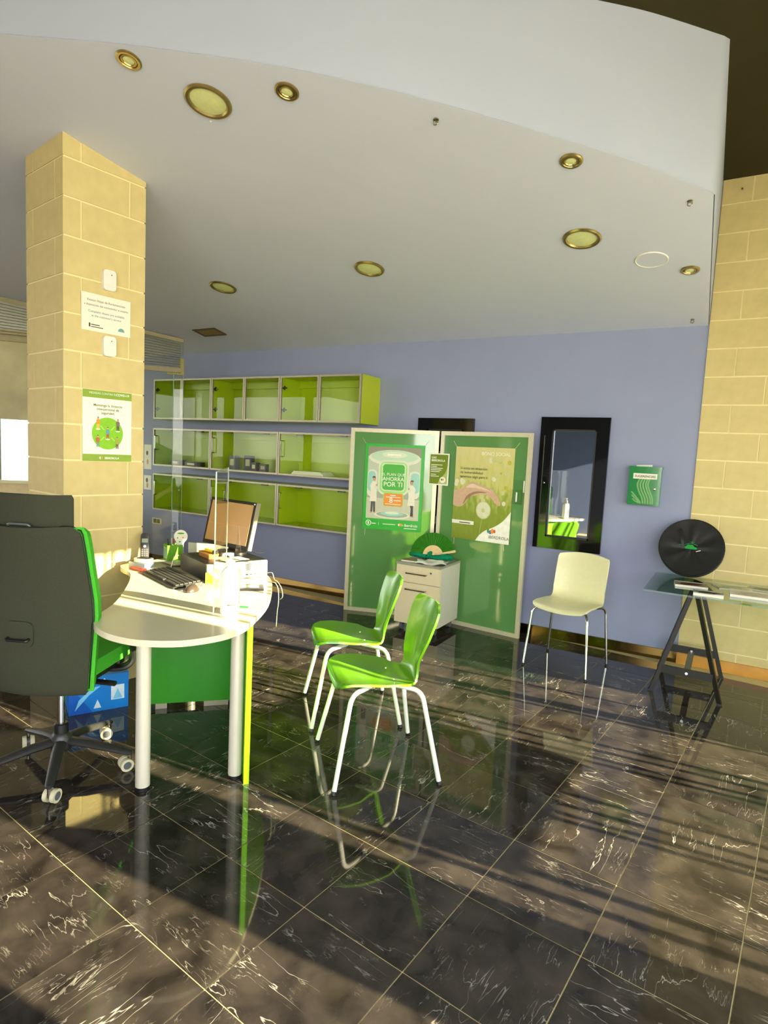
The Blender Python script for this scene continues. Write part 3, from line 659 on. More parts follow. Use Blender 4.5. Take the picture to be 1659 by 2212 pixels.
printed('wave_print', sb, wv, 0.0856, 0.0001)
part('label_plate', obx(0.032, 0.205, 0.205, 0.248, 0.085, 0.0885), M_paper, sb)
lettering('lettering', sb, [('SUGERENCIAS', 0.1185, 0.2175, 0.0235, 'CENTER', 0.02)], M_ink, 0.0892)
part('lock', lathe(B(), [(0.011, 0.084), (0.011, 0.09), (0.008, 0.092), (0, 0.092)], 18, Matrix.Translation((0.19, 0.132, 0))), M_chrome, sb, smooth=True)
part('slip', prism(B(), [(0.045, 0.296), (0.16, 0.296), (0.16, 0.318), (0.045, 0.312)], 0.05, 0.052), M_paper, sb)

# ------------------------------------------------------------------ folding green screen
SL, SHG, SR = Vector((-3.156, 4.79, 0)), Vector((-2.35, 5.055, 0)), Vector((-1.465, 4.97, 0))
fs = empty('folding_screen', SHG, 0, 'two panel folding screen of green glass in pale frames by the blue wall', 'screen')
def panel_matrix(a, b, base=SHG):
    u = (b-a).normalized(); n = Vector((u.y, -u.x, 0)); o = a-base
    return Matrix(((u.x, 0, n.x, o.x), (u.y, 0, n.y, o.y), (0, 1, n.z, 0.0), (0, 0, 0, 1)))
def screen_panel(a, b, x0, x1):
    M_ = panel_matrix(a, b); f_ = 0.036; h = 1.755
    bm = B()
    for r_ in ((x0, x0+f_, 0, h), (x1-f_, x1, 0, h), (x0+f_, x1-f_, 0, f_), (x0+f_, x1-f_, h-f_, h)): box(bm, r_[0], r_[1], r_[2], r_[3], -0.014, 0.014, M_)
    fr = part('panel_frame', bm, M_alu_lt, fs)
    part('green_pane', obx(x0+f_, x1-f_, f_, h-f_, -0.006, 0.004, M_), M_scrgreen, fr)
LL, LR = (SHG-SL).length, (SR-SHG).length
screen_panel(SL, SHG, 0.0, LL-0.012); screen_panel(SHG, SR, 0.012, LR)
for z in (0.25, 0.9, 1.5): part('hinge', cyl(B(), (0, -0.012, z), (0, -0.012, z+0.07), 0.007, n=10), M_black, fs, smooth=True)
def on_panel(name, a, b, u0, z0, off, **kw):
    u = (b-a).normalized(); n = Vector((u.y, -u.x, 0)); p = a+u*u0+n*off
    return frame_empty(name, (p.x, p.y, z0), u, (0, 0, 1), **kw)
def strings(o, w, h):
    for (x, y, dx, dy) in ((0, h, -0.035, 0.05), (w, h, 0.035, 0.05), (0.03, 0, -0.005, -0.06), (w-0.05, 0, 0.004, -0.06)):
        part('hanging_string', tube(B(), [(x, y, 0), (x+dx*0.5, y+dy*0.5, -0.004), (x+dx, y+dy, -0.007)], 0.0016, 5), M_cream, o)
# poster one
p1 = on_panel('saving_plan_poster', SL, SHG, 0.148, 0.807, 0.012, label='green bordered futuristic saving plan poster hanging on the screen', cat='poster')
W1, H1 = 0.564, 0.809
M_pbord = mat('poster_border_green', (46, 176, 52), 0.35)
part('sheet', obx(0, W1, 0, H1, -0.003, 0), M_pbord, p1)
def pc(n, c): return mat('p1_'+n, c, 0.45, var=0.02)
g_bg, g_top, g_dome, g_lt, g_mid, g_floor, g_ring = pc('bg', (196, 206, 178)), pc('top', (150, 146, 124)), pc('dome', (196, 222, 190)), pc('light', (224, 232, 204)), pc('mid', (150, 206, 124)), pc('floor', (206, 204, 176)), pc('ring', (226, 228, 206))
g_cy, g_hall, g_box, g_glow = pc('cyan', (160, 212, 196)), pc('hall', (168, 176, 150)), pc('box', (78, 182, 60)), pc('glow', (166, 226, 128))
g_coat, g_trs = pc('coat', (238, 232, 208)), pc('trousers', (86, 82, 84))
x0, x1, y0, y1 = 0.03, W1-0.03, 0.105, H1-0.028
sh = [(g_bg, rect(x0, y0, x1, y1)), (g_top, rect(x0, y1-0.09, x1, y1)), (g_hall, rect(x0, 0.30, x1, 0.36)), (g_floor, rect(x0, y0, x1, 0.30)),
      (g_ring, ell(W1/2, y1-0.10, 0.245, 0.075, 40)), (g_dome, ell(W1/2, y1-0.085, 0.225, 0.06, 40)), (g_lt, ell(W1/2, y1-0.07, 0.12, 0.028, 30)),
      (g_ring, rrect(0.032, 0.31, 0.125, 0.565, 0.04)), (g_cy, rrect(0.036, 0.36, 0.11, 0.55, 0.035)), (g_ring, rrect(W1-0.135, 0.31, W1-0.032, 0.565, 0.04)), (g_cy, rrect(W1-0.12, 0.36, W1-0.036, 0.55, 0.035)),
      (g_ring, rrect(0.135, 0.335, 0.425, 0.66, 0.06)), (g_glow, rrect(0.15, 0.35, 0.41, 0.645, 0.05)), (g_ring, rrect(0.168, 0.372, 0.392, 0.63, 0.03)), (g_box, rrect(0.176, 0.38, 0.384, 0.622, 0.028)),
      (g_glow, rrect(0.19, 0.225, 0.385, 0.355, 0.02)), (M_orange, rrect(0.196, 0.23, 0.38, 0.35, 0.016)),
      (g_ring, ell(W1/2, 0.145, 0.17, 0.036, 36)), (g_hall, ell(W1/2, 0.15, 0.15, 0.028, 36)), (g_cy, ell(W1/2, 0.157, 0.11, 0.02, 30)), (g_lt, ell(W1/2, 0.165, 0.07, 0.012, 24))]
def coatman(x, y, k, hair):
    return [(g_trs, [(x-0.022*k, y), (x-0.004, y), (x, y+0.09), (x+0.006, y), (x+0.024, y), (x+0.02, y+0.13), (x-0.02, y+0.13)]), (skin, ell(x-0.016*k, y-0.004, 0.012, 0.006, 10)), (skin, ell(x+0.018, y-0.004, 0.012, 0.006, 10)),
            (g_coat, [(x-0.034, y+0.10), (x+0.034, y+0.10), (x+0.03, y+0.21), (x+0.036, y+0.255), (x+0.012, y+0.29), (x-0.012, y+0.29), (x-0.034, y+0.255), (x-0.026, y+0.19)]), (g_ring, [(x+0.03*k, y+0.26), (x+0.004*k, y+0.25), (x+0.012*k, y+0.222), (x+0.04*k, y+0.225)]), (skin, ell(x+0.004*k, y+0.314, 0.015, 0.02, 14)), (hair, ell(x, y+0.323, 0.017, 0.016, 14, 0, PI)), (skin, ell(x+0.028*k, y+0.256, 0.008, 0.01, 10))]
sh += coatman(0.095, 0.165, 1, dk) + coatman(0.46, 0.145, -1, pc('hair', (110, 84, 60)))
zz = printed('printed_picture', p1, sh, 0.0006, 0.00012)
lettering('lettering', p1, [('EL PLAN QUE', 0.28, 0.515, 0.037, 'CENTER'), ('AHORRA', 0.28, 0.468, 0.05, 'CENTER', 0.008), ('POR TI', 0.28, 0.415, 0.06, 'CENTER', 0.008), ('~0.13', 0.28, y1-0.078, 0.034, 'CENTER'),
                                 ('8', 0.268, 0.262, 0.07, 'CENTER', 0.006), ('~0.07', 0.292, 0.28, 0.018, 'LEFT'), ('~0.05', 0.285, 0.327, 0.02, 'CENTER'), ('~0.14', 0.288, 0.312, 0.0125, 'CENTER'), ('~0.15', 0.288, 0.246, 0.0115, 'CENTER'),
                                 ('~0.04', 0.092, 0.054, 0.016, 'LEFT'), ('|', 0.155, 0.05, 0.03, 'LEFT'), ('~0.12', 0.20, 0.054, 0.015, 'LEFT'), ('Iberdrola', 0.405, 0.046, 0.034, 'LEFT', 0.012), ('~0.12', 0.405, 0.025, 0.0145, 'LEFT')], M_pwhite, zz+0.0005)
printed('emblem', p1, [(M_pwhite, ell(0.06, 0.06, 0.027, 0.027, 24)), (M_pbord, ell(0.06, 0.06, 0.021, 0.021, 24)), (M_pwhite, [(0.052, 0.048), (0.066, 0.048), (0.07, 0.056), (0.058, 0.064), (0.068, 0.064), (0.066, 0.072), (0.052, 0.072), (0.05, 0.062), (0.061, 0.056), (0.052, 0.055)])], zz+0.0005); printed('emblem', p1, [(M_pwhite, ell(0.36, 0.058, 0.013, 0.013, 14, PI/2, 1.5*PI)), (M_orange, ell(0.374, 0.06, 0.012, 0.014, 16)), (pc('leaf', (150, 210, 60)), ell(0.39, 0.056, 0.008, 0.010, 14))], zz+0.0005)
strings(p1, W1, H1)
# poster two
p2 = on_panel('social_bonus_poster', SHG, SR, 0.178, 0.797, 0.012, label='olive poster of a hand over a dandelion hanging on the screen', cat='poster')
W2, H2 = 0.565, 0.825
def meadow():
    m = bpy.data.materials.new('meadow_print'); m.use_nodes = True; nt = m.node_tree; N = nt.nodes; L = nt.links; b = N['Principled BSDF']; b.inputs['Roughness'].default_value = 0.45
    tc = N.new('ShaderNodeTexCoord'); sx = N.new('ShaderNodeSeparateXYZ'); L.new(tc.outputs['Object'], sx.inputs[0])
    rp = N.new('ShaderNodeValToRGB'); e = rp.color_ramp.elements; e[0].position = 0.0; e[0].color = lin((128, 142, 30))+(1,); e[1].position = 1.0; e[1].color = lin((224, 212, 146))+(1,)
    k = e.new(0.35); k.color = lin((140, 158, 44))+(1,); k = e.new(0.62); k.color = lin((206, 204, 116))+(1,)
    dv = N.new('ShaderNodeMath'); dv.operation = 'DIVIDE'; dv.inputs[1].default_value = H2; L.new(sx.outputs['Y'], dv.inputs[0])
    mp = N.new('ShaderNodeMapping'); mp.inputs['Scale'].default_value = (34, 9, 1); L.new(tc.outputs['Object'], mp.inputs[0])
    nz = N.new('ShaderNodeTexNoise'); nz.inputs['Scale'].default_value = 1.0; nz.inputs['Detail'].default_value = 3; L.new(mp.outputs[0], nz.inputs['Vector'])
    ma = N.new('ShaderNodeMath'); ma.operation = 'MULTIPLY_ADD'; ma.inputs[1].default_value = 0.6; ma.inputs[2].default_value = -0.3; L.new(nz.outputs['Fac'], ma.inputs[0])
    ad = N.new('ShaderNodeMath'); L.new(dv.outputs[0], ad.inputs[0]); L.new(ma.outputs[0], ad.inputs[1]); L.new(ad.outputs[0], rp.inputs[0]); L.new(rp.outputs[0], b.inputs['Base Color']); return m
part('sheet', obx(0, W2, 0, H2, -0.003, 0), meadow(), p2)
puff = mat('p2_puff', (226, 224, 190), 0.5); blob = mat('p2_blob', (206, 206, 140), 0.5); blob2 = mat('p2_blob_gold', (196, 184, 60), 0.5); hand = mat('p2_hand', (214, 176, 144), 0.5); hand_d = mat('p2_hand_shade', (164, 126, 100), 0.5); hand_l = mat('p2_hand_light', (234, 206, 178), 0.5); stem = mat('p2_stem', (170, 176, 96), 0.5)
rnd = random.Random(3); sh = []
for k in range(34):
    x, y = rnd.uniform(0.20, W2-0.03), rnd.uniform(0.33, 0.74)
    if x < 0.34 and y > 0.5: continue
    r_ = rnd.uniform(0.010, 0.024); sh.append((rnd.choice((puff, blob, blob2)), ell(x, y, r_, r_*1.1, 14)))
for k in range(6): sh.append((puff, ell(rnd.uniform(0.02, 0.14), rnd.uniform(0.44, 0.56), 0.02, 0.02, 14)))
hp = [(0, 0.30), (0.05, 0.285), (0.10, 0.30), (0.135, 0.345), (0.17, 0.385), (0.24, 0.405), (0.30, 0.415), (0.345, 0.405), (0.39, 0.37), (0.425, 0.335), (0.45, 0.325), (0.465, 0.335), (0.455, 0.365), (0.42, 0.42), (0.37, 0.465), (0.31, 0.485), (0.25, 0.50), (0.20, 0.52), (0.165, 0.515), (0.12, 0.48), (0.06, 0.445), (0, 0.43)]
hq = smooth_path([(a, b, 0) for a, b in hp], 3)
sh += [(hand, [(max(p.x, 0), p.y) for p in hq]), (hand_d, [(p.x, p.y) for p in smooth_path([(0.10, 0.31, 0), (0.14, 0.36, 0), (0.20, 0.405, 0), (0.27, 0.425, 0), (0.33, 0.43, 0), (0.28, 0.438, 0), (0.20, 0.43, 0), (0.13, 0.385, 0)], 4, True)]), (hand_l, [(p.x, p.y) for p in smooth_path([(0.12, 0.465, 0), (0.18, 0.50, 0), (0.24, 0.485, 0), (0.31, 0.468, 0), (0.37, 0.44, 0), (0.30, 0.455, 0), (0.2, 0.465, 0)], 4, True)])]
sh += [(stem, [(0.272, 0.03), (0.279, 0.03), (0.306, 0.25), (0.299, 0.25)]), (blob, ell(0.305, 0.275, 0.072, 0.078, 34)), (puff, ell(0.305, 0.277, 0.064, 0.07, 34)), (blob, ell(0.303, 0.274, 0.018, 0.02, 16)), (M_paper, rect(0.0, 0.135, 0.22, 0.168))]
crn = smooth_path([(0.245, 0, 0), (0.275, 0.045, 0), (0.33, 0.095, 0), (0.42, 0.14, 0), (0.50, 0.20, 0), (W2, 0.285, 0)], 5)
sh.append((M_pwhite, [(p.x, p.y) for p in crn]+[(W2, 0)]))
sh += [(pc('leaf2', (60, 150, 70)), ell(0.375, 0.098, 0.022, 0.022, 16, PI*0.5, PI*1.4)), (pc('leaf3', (70, 130, 170)), ell(0.385, 0.09, 0.015, 0.018, 16)), (M_orange, ell(0.405, 0.10, 0.016, 0.022, 16)), (pc('leaf4', (226, 80, 40)), ell(0.425, 0.10, 0.010, 0.016, 14))]
zz = printed('printed_picture', p2, sh, 0.0006, 0.0001)
lettering('lettering', p2, [('BONO SOCIAL', W2-0.035, H2-0.068, 0.041, 'RIGHT', 0.006)], M_pwhite, zz+0.0005)
lettering('lettering', p2, [('Si est\u00e1s en situaci\u00f3n', 0.055, 0.625, 0.033, 'LEFT'), ('de vulnerabilidad', 0.055, 0.588, 0.033, 'LEFT'), ('tenemos algo para ti', 0.055, 0.551, 0.033, 'LEFT', 0.004), ('IBERDROLA', 0.37, 0.035, 0.037, 'LEFT'), ('~0.11', 0.075, 0.144, 0.019, 'LEFT')], M_ink, zz+0.0005)
strings(p2, W2, H2)
# small gas sign over the hinge
gs = frame_empty('gas_sign', (-2.435, 5.018, 1.262), (1, 0, 0), (0, 0, 1), 'small green gas sign with white border over the screen hinge', 'sign')
part('sheet', obx(0, 0.2, 0, 0.29, -0.004, 0), M_pwhite, gs)
zz = printed('printed_picture', gs, [(pc('olive', (118, 140, 14)), rect(0.011, 0.011, 0.189, 0.279)), (pc('pale_olive', (186, 194, 110)), [(0.098, 0.011), (0.112, 0.05), (0.14, 0.08), (0.165, 0.11), (0.18, 0.145), (0.189, 0.18), (0.189, 0.011)]), (M_pwhite, ell(0.145, 0.05, 0.03, 0.028, 18)), (pc('leaf2', (60, 150, 70)), ell(0.135, 0.052, 0.008, 0.01, 12)), (M_orange, ell(0.15, 0.053, 0.008, 0.01, 12))], 0.0006)
lettering('lettering', gs, [('GAS', 0.024, 0.242, 0.026, 'LEFT', 0.03), ('IBERDROLA', 0.024, 0.216, 0.026, 'LEFT', 0.03)] + [(t_, 0.022, 0.182-0.0155*k, 0.0145, 'LEFT') for k, t_ in enumerate(('~0.115', '~0.06', '~0.12', '~0.105', '~0.09'))] + [('~0.055', 0.022, 0.094, 0.0145, 'LEFT'), ('~0.085', 0.022, 0.078, 0.0145, 'LEFT')], M_pwhite, zz+0.0004)
# clear leaflet holder
lh = on_panel('leaflet_holder', SHG, SR, 0.752, 1.155, 0.006, label='clear acrylic leaflet holder stuck on the right screen panel', cat='leaflet holder')
bm = B(); box(bm, 0, 0.098, 0, 0.205, 0, 0.003); box(bm, 0, 0.098, 0, 0.12, 0.03, 0.033); box(bm, 0, 0.003, 0, 0.12, 0.003, 0.03); box(bm, 0.095, 0.098, 0, 0.12, 0.003, 0.03); box(bm, 0.003, 0.095, 0, 0.003, 0.003, 0.03)
part('tray', bm, M_acryl, lh); part('white_clip', obx(0.035, 0.048, 0.02, 0.10, 0.0335, 0.036), M_whitepl, lh); part('white_clip', obx(0.084, 0.096, 0.10, 0.20, 0.0035, 0.006), M_whitepl, lh)

# ------------------------------------------------------------------ drawer unit and what lies on it
du = empty('drawer_unit', (-2.452, 4.520, 0), 0.02, 'small pale grey two drawer pedestal on castors in front of the screen', 'drawer unit')
M_grey = mat('pale_grey_laminate', (214, 208, 190), 0.35, var=0.02); M_gfront = mat('beige_drawer_front', (222, 206, 174), 0.35, var=0.02); M_gtop = mat('grey_top', (150, 150, 132), 0.3, var=0.03)
W_, Dp = 0.415, 0.44
part('carcass', obx(0, W_, 0.02, Dp, 0.075, 0.585), M_grey, du, bevel=0.002, seg=1); part('top_panel', obx(-0.002, W_+0.002, -0.004, Dp, 0.585, 0.605), M_gtop, du, bevel=0.002, seg=1)
for z0, z1 in ((0.075, 0.432), (0.438, 0.583)):
    d = part('drawer', obx(0.002, W_-0.002, 0.0, 0.02, z0, z1), M_gfront, du, bevel=0.0015, seg=1); zc_ = z1-0.055 if z1 < 0.5 else 0.517
    part('handle', tube(B(), fillet([(0.10, 0.0, zc_), (0.10, -0.022, zc_), (0.29, -0.022, zc_), (0.29, 0.0, zc_)], 0.01), 0.006, 8), M_steel, d, smooth=True)
part('lock', cyl(B(), (0.33, 0.001, 0.54), (0.33, -0.004, 0.54), 0.008, n=14), M_chrome, du, smooth=True)
for x in (0.05, W_-0.05):
    for y in (0.06, Dp-0.06):
        c = part('castor', cyl(B(), (x-0.012, y, 0.031), (x+0.012, y, 0.031), 0.031, n=18), M_greypl, du, smooth=True); part('castor_fork', obx(x-0.016, x+0.016, y-0.014, y+0.014, 0.045, 0.075), M_black, c)
ZD = 0.605
nb = empty('notebook', (-2.36, 4.62, ZD), 0.12, 'closed tan notebook lying on the drawer unit', 'notebook')
part('pages', obx(-0.075, 0.075, -0.055, 0.055, 0.001, 0.010), M_paper, nb); part('cover', obx(-0.077, 0.077, -0.057, 0.057, 0.010, 0.0125), mat('tan_cover', (150, 138, 96), 0.6), nb); part('cover', obx(-0.077, 0.077, -0.057, 0.057, 0, 0.001), mat('tan_cover', (150, 138, 96), 0.6), nb)
rnd = random.Random(5)
def crump(u, v):
    x = -0.125+0.25*u; y = -0.10+0.2*v; z = 0.010+0.009*math.sin(9*u+3*v)+0.007*math.sin(13*v-5*u)
    if x > 0.08 and y < -0.02: z -= 0.0
    return Vector((x+0.01*math.sin(7*v), y+0.012*math.sin(8*u), max(z, 0.003)))
wb = empty('plastic_bag', (-2.17, 4.632, ZD), 0.25, 'crumpled white plastic bag lying flat on the drawer unit', 'bag'); part('bag_film', shell(B(), crump, 18, 14, 0.0015), M_whitepl, wb, smooth=True)
part('bag_fold', shell(B(), lambda u, v: Vector((-0.05+0.15*u, -0.03+0.09*v, 0.024+0.008*math.sin(6*u)*math.cos(5*v))), 10, 8, 0.0015), M_whitepl, wb, smooth=True)
# teal scarf
sc_ = empty('teal_scarf', (-2.25, 4.80, ZD), 0.05, 'knotted teal scarf lying under the open hand fan', 'scarf')
bm = B()
for pts_, r_ in (([(-0.20, -0.02, 0.035), (-0.13, -0.045, 0.045), (-0.05, -0.03, 0.03), (0.0, -0.04, 0.035)], [0.022, 0.034, 0.026, 0.02]), ([(0.0, -0.04, 0.035), (0.08, -0.05, 0.035), (0.15, -0.02, 0.045), (0.185, 0.02, 0.03)], [0.02, 0.03, 0.036, 0.02]),
                 ([(-0.19, 0.0, 0.03), (-0.12, 0.05, 0.04), (-0.02, 0.06, 0.03), (0.09, 0.05, 0.035), (0.16, 0.0, 0.03)], [0.022, 0.03, 0.026, 0.03, 0.02]), ([(-0.02, -0.05, 0.02), (-0.01, -0.03, 0.062), (0.0, 0.02, 0.05)], [0.018, 0.02, 0.016])):
    P_ = smooth_path(pts_, 5); rr = [interp([(k/(len(r_)-1), v) for k, v in enumerate(r_)], i/(len(P_)-1))[0]*(1+0.16*math.sin(i*2.1)) for i in range(len(P_))]
    tube(bm, P_, rr, 10, flat=0.8)
for v in bm.verts: v.co.z = max(v.co.z, 0.001)
part('scarf_cloth', bm, M_teal, sc_, smooth=True)
# hand fan
fu = Vector((0.90, 0.43, 0)); fv = Vector((-0.10, 0.20, 0.97))
hf = frame_empty('hand_fan', (-2.235, 4.785, 0.652), fu, (fv - fu*fv.dot(fu.normalized())), 'open green pleated hand fan with wooden ribs standing on the scarf', 'fan')
a0, a1, nf = math.radians(14), math.radians(176), 22
bm = B(); A_, C_ = [], []
for k in range(2*nf+1):
    t = lerp(a0, a1, k/(2*nf)); dz = 0.006 if k % 2 else -0.004; A_.append(bm.verts.new((0.085*math.cos(t), 0.085*math.sin(t), dz*0.4))); C_.append(bm.verts.new((0.20*math.cos(t), 0.20*math.sin(t), dz)))
for k in range(2*nf): bm.faces.new((A_[k], A_[k+1], C_[k+1], C_[k]))
ex = bmesh.ops.solidify(bm, geom=bm.faces[:], thickness=0.0012)
part('pleated_leaf', bm, mat('fan_green', (70, 160, 40), 0.5, var=0.05), hf)
M_rib = mat('pale_rib_wood', (214, 184, 124), 0.5, var=0.1)
for k in range(nf):
    t = lerp(a0, a1, (k+0.5)/nf); c0, s0 = math.cos(t), math.sin(t)
    part('rib', prism(B(), [(-0.004, 0), (0.005, -0.0048), (0.088, -0.0058), (0.088, 0.0058), (0.005, 0.0048)], -0.0008+0.0001*k, 0.0006+0.0001*k, Matrix.Rotation(t, 4, 'Z')), M_rib, hf)
part('guard', prism(B(), [(-0.008, -0.006), (0.2, -0.011), (0.205, 0.0), (0.2, 0.011), (-0.008, 0.006)], 0.004, 0.008, Matrix.Rotation(a0-0.02, 4, 'Z')), M_rib, hf)
part('rivet', cyl(B(), (0, 0, -0.004), (0, 0, 0.0095), 0.004, n=10), M_brass, hf)

# ------------------------------------------------------------------ chairs
def leg_path(tab): return fillet(tab, 0.05, 6)
def green_chair(loc, az, label):
    o = empty('shell_chair', (loc[0], loc[1], 0), math.radians(az), label, 'chair', 'green shell chairs')
    tab = [(0, .225, .418, .125), (.03, .226, .430, .160), (.08, .212, .442, .188), (.16, .175, .450, .205), (.28, .10, .449, .214), (.40, .02, .441, .210), (.49, -.05, .436, .192), (.56, -.105, .436, .160), (.62, -.148, .446, .128), (.67, -.175, .478, .112), (.72, -.190, .525, .114), (.78, -.204, .585, .136), (.86, -.224, .665, .168), (.93, -.247, .742, .180), (.97, -.262, .788, .178), (.99, -.269, .808, .166), (1.0, -.272, .816, .145)]
    def fn(u, v):
        x, z, hw = interp(tab, u); s = 2*v-1
        seat = 1.0 if u < .5 else max(0, 1-(u-.5)/.14); back = max(0, min(1, (u-.62)/.12))
        z2 = z+0.032*seat*s*s*(hw/.21) - (0.012*seat if u < .06 else 0)*0; x2 = x+0.034*back*s*s
        return Vector((x2, hw*s, z2))
    sh_ = part('shell', shell(B(), fn, 44, 16, 0.011), M_green, o, smooth=True)
    for sx in (1, -1):
        for sy in (1, -1):
            lg = part('leg', tube(B(), leg_path([(sx*0.045, sy*0.075, 0.428), (sx*0.168, sy*0.168, 0.424), (sx*0.25, sy*0.25, 0.006)]), 0.0115, 10), M_paint_w, o, smooth=True)
            part('foot_cap', cyl(B(), (sx*0.2503, sy*0.2503, 0.0), (sx*0.247, sy*0.247, 0.016), 0.013, n=12), M_black, lg, smooth=True)
    part('seat_bracket', lathe(B(), [(0.0, 0.416), (0.085, 0.416), (0.09, 0.422), (0.09, 0.430), (0, 0.430)], 24), M_greypl, o, smooth=True)
    for sx, sy in ((1, 1), (1, -1), (-1, 1), (-1, -1)): part('screw', lathe(B(), [(0.007, 0), (0.006, 0.003), (0, 0.004)], 10, Matrix.Translation((sx*0.075+0.02, sy*0.075, 0.452))), M_chrome, o, smooth=True)
    return o
green_chair((-1.41, 2.475), 225, 'green one piece shell chair standing farther from the folding screen')
green_chair((-1.841, 2.903), 222, 'green one piece shell chair standing closer to the folding screen')
wc = empty('visitor_chair', (-0.97, 4.54, 0), math.radians(262), 'cream plastic visitor chair with chrome legs against the blue wall', 'chair')
tabw = [(0, .222, .440, .175), (.03, .224, .455, .195), (.08, .205, .467, .205), (.2, .14, .472, .208), (.35, .04, .466, .207), (.48, -.07, .462, .203), (.54, -.125, .468, .202), (.59, -.165, .490, .200), (.64, -.188, .53, .199), (.72, -.206, .60, .199), (.84, -.228, .70, .199), (.94, -.248, .785, .199), (.985, -.256, .822, .197), (1.0, -.258, .834, .190)]
def fnw(u, v):
    x, z, hw = interp(tabw, u); s = 2*v-1; seat = 1.0 if u < .45 else max(0, 1-(u-.45)/.15); back = max(0, min(1, (u-.55)/.12))
    return Vector((x+0.04*back*s*s-0.0*seat, hw*s, z+0.020*seat*s*s-0.022*back*(u > .8)*s*s*((u-.8)/.2)))
part('shell', shell(B(), fnw, 40, 16, 0.012), M_cream, wc, smooth=True)
for sx in (1, -1):
    for sy in (1, -1):
        lg = part('leg', tube(B(), leg_path([(sx*0.06, sy*0.12, 0.452), (sx*0.198, sy*0.205, 0.447), (sx*0.226, sy*0.236, 0.006)]), 0.0095, 10), M_chrome, wc, smooth=True)
        part('foot_cap', cyl(B(), (sx*0.2263, sy*0.2363, 0), (sx*0.2255, sy*0.2352, 0.016), 0.011, n=12), M_black, lg, smooth=True)
part('seat_bracket', obx(-0.09, 0.09, -0.13, 0.13, 0.444, 0.462), M_black, wc)

# ------------------------------------------------------------------ glass trestle table, bag, booklets
def trestle(x, label):
    o = empty('table_trestle', (x, 4.70, 0), 0, label, 'trestle', 'black table trestles')
    M_ = mat('black_steel', (34, 32, 26), 0.35, metal=0.4, var=0.05)
    for ys in (-0.295, 0.295):
        for sx in (-1, 1):
            p0 = Vector((sx*0.018, ys*0.86, 0.69)); p1 = Vector((sx*0.208, ys, 0.0))
            bm = B(); d = (p1-p0); q = d.to_track_quat('Z', 'Y').to_matrix().to_4x4(); box(bm, -0.013, 0.013, -0.013, 0.013, 0, d.length, Matrix.Translation(p0) @ q)
            lg = part('leg', bm, M_, o); part('foot_pad', obx(p1.x-0.016, p1.x+0.016, ys-0.016, ys+0.016, 0, 0.010), M_black, lg)
        xb = 0.018+(0.69-0.165)/0.69*0.19
        part('cross_bar', obx(-xb, xb, ys*0.968-0.011, ys*0.968+0.011, 0.14, 0.19), M_, o); part('bolt', cyl(B(), (0.0, ys*0.968-0.011, 0.165), (0.0, ys*0.968-0.016, 0.165), 0.009, n=12), M_chrome, o)
    part('top_bar', obx(-0.03, 0.03, -0.27, 0.27, 0.685, 0.709), M_, o); part('middle_bar', obx(-0.02, 0.02, -0.29, 0.29, 0.16, 0.166), M_greypl, o)
trestle(-0.15, 'black steel trestle under the glass table end by the cream chair')
trestle(0.95, 'black steel trestle under the glass table end away from the cream chair')
gt = part('glass_tabletop', obx(-0.445, 1.30, 4.245, 5.02, 0.709, 0.721), M_tglass, bevel=0.002, seg=1); tag(gt, 'clear green glass tabletop resting on black trestles by the block wall', 'tabletop')
ZT = 0.7215
bv = Vector((0, 0.39, 0.92)).normalized()
bg = frame_empty('round_bag', (-0.222, 5.005, 0.934), (1, 0, 0), bv, 'round black fabric bag with green car emblem leaning on the glass table', 'bag')
M_bag = mat('black_nylon', (26, 25, 24), 0.45, spec=0.4, var=0.15, scale=20)
bm = B(); nr, na = 12, 48; rings = []
def bagz(r, t): return 0.028*(0.35+0.65*(r/0.217)**1.4)+0.003*math.sin(5*t+9*r)*(r/0.217)*(1-r/0.217)*4+0.002*math.sin(9*t)*(r/0.217)*(1-(r/0.217))*4
cen = bm.verts.new((0, 0, bagz(0, 0)))
for i in range(1, nr+1):
    r_ = 0.213*i/nr; rings.append([bm.verts.new((r_*math.cos(2*PI*k/na), r_*math.sin(2*PI*k/na), bagz(r_, 2*PI*k/na))) for k in range(na)])
for rr, zz_ in ((0.219, 0.022), (0.221, 0.010), (0.221, -0.014), (0.217, -0.028)): rings.append([bm.verts.new((rr*math.cos(2*PI*k/na), rr*math.sin(2*PI*k/na), zz_)) for k in range(na)])
for k in range(na): bm.faces.new((cen, rings[0][k], rings[0][(k+1) % na]))
for A_, C_ in zip(rings, rings[1:]):
    for k in range(na): bm.faces.new((A_[k], A_[(k+1) % na], C_[(k+1) % na], C_[k]))
bm.faces.new(rings[-1][::-1])
part('cover', bm, M_bag, bg, smooth=True)
part('piping', tube(B(), [(0.219*math.cos(2*PI*k/48), 0.219*math.sin(2*PI*k/48), 0.021) for k in range(48)], 0.004, 6, True), M_bag, bg, smooth=True)
part('strap', shell(B(), lambda u, v: Vector((-0.095+0.02*v+0.035*u, 0.135-0.15*u, 0.040-0.012*u+0.012*math.sin(u*PI))), 10, 3, 0.003), M_bag, bg, smooth=True)
M_car = mat('car_emblem_green', (20, 150, 62), 0.5)
cpoly = [(-0.045, -0.012), (0.035, -0.012), (0.04, 0.002), (0.022, 0.008), (0.008, 0.022), (-0.022, 0.022), (-0.036, 0.008), (-0.048, 0.004)]
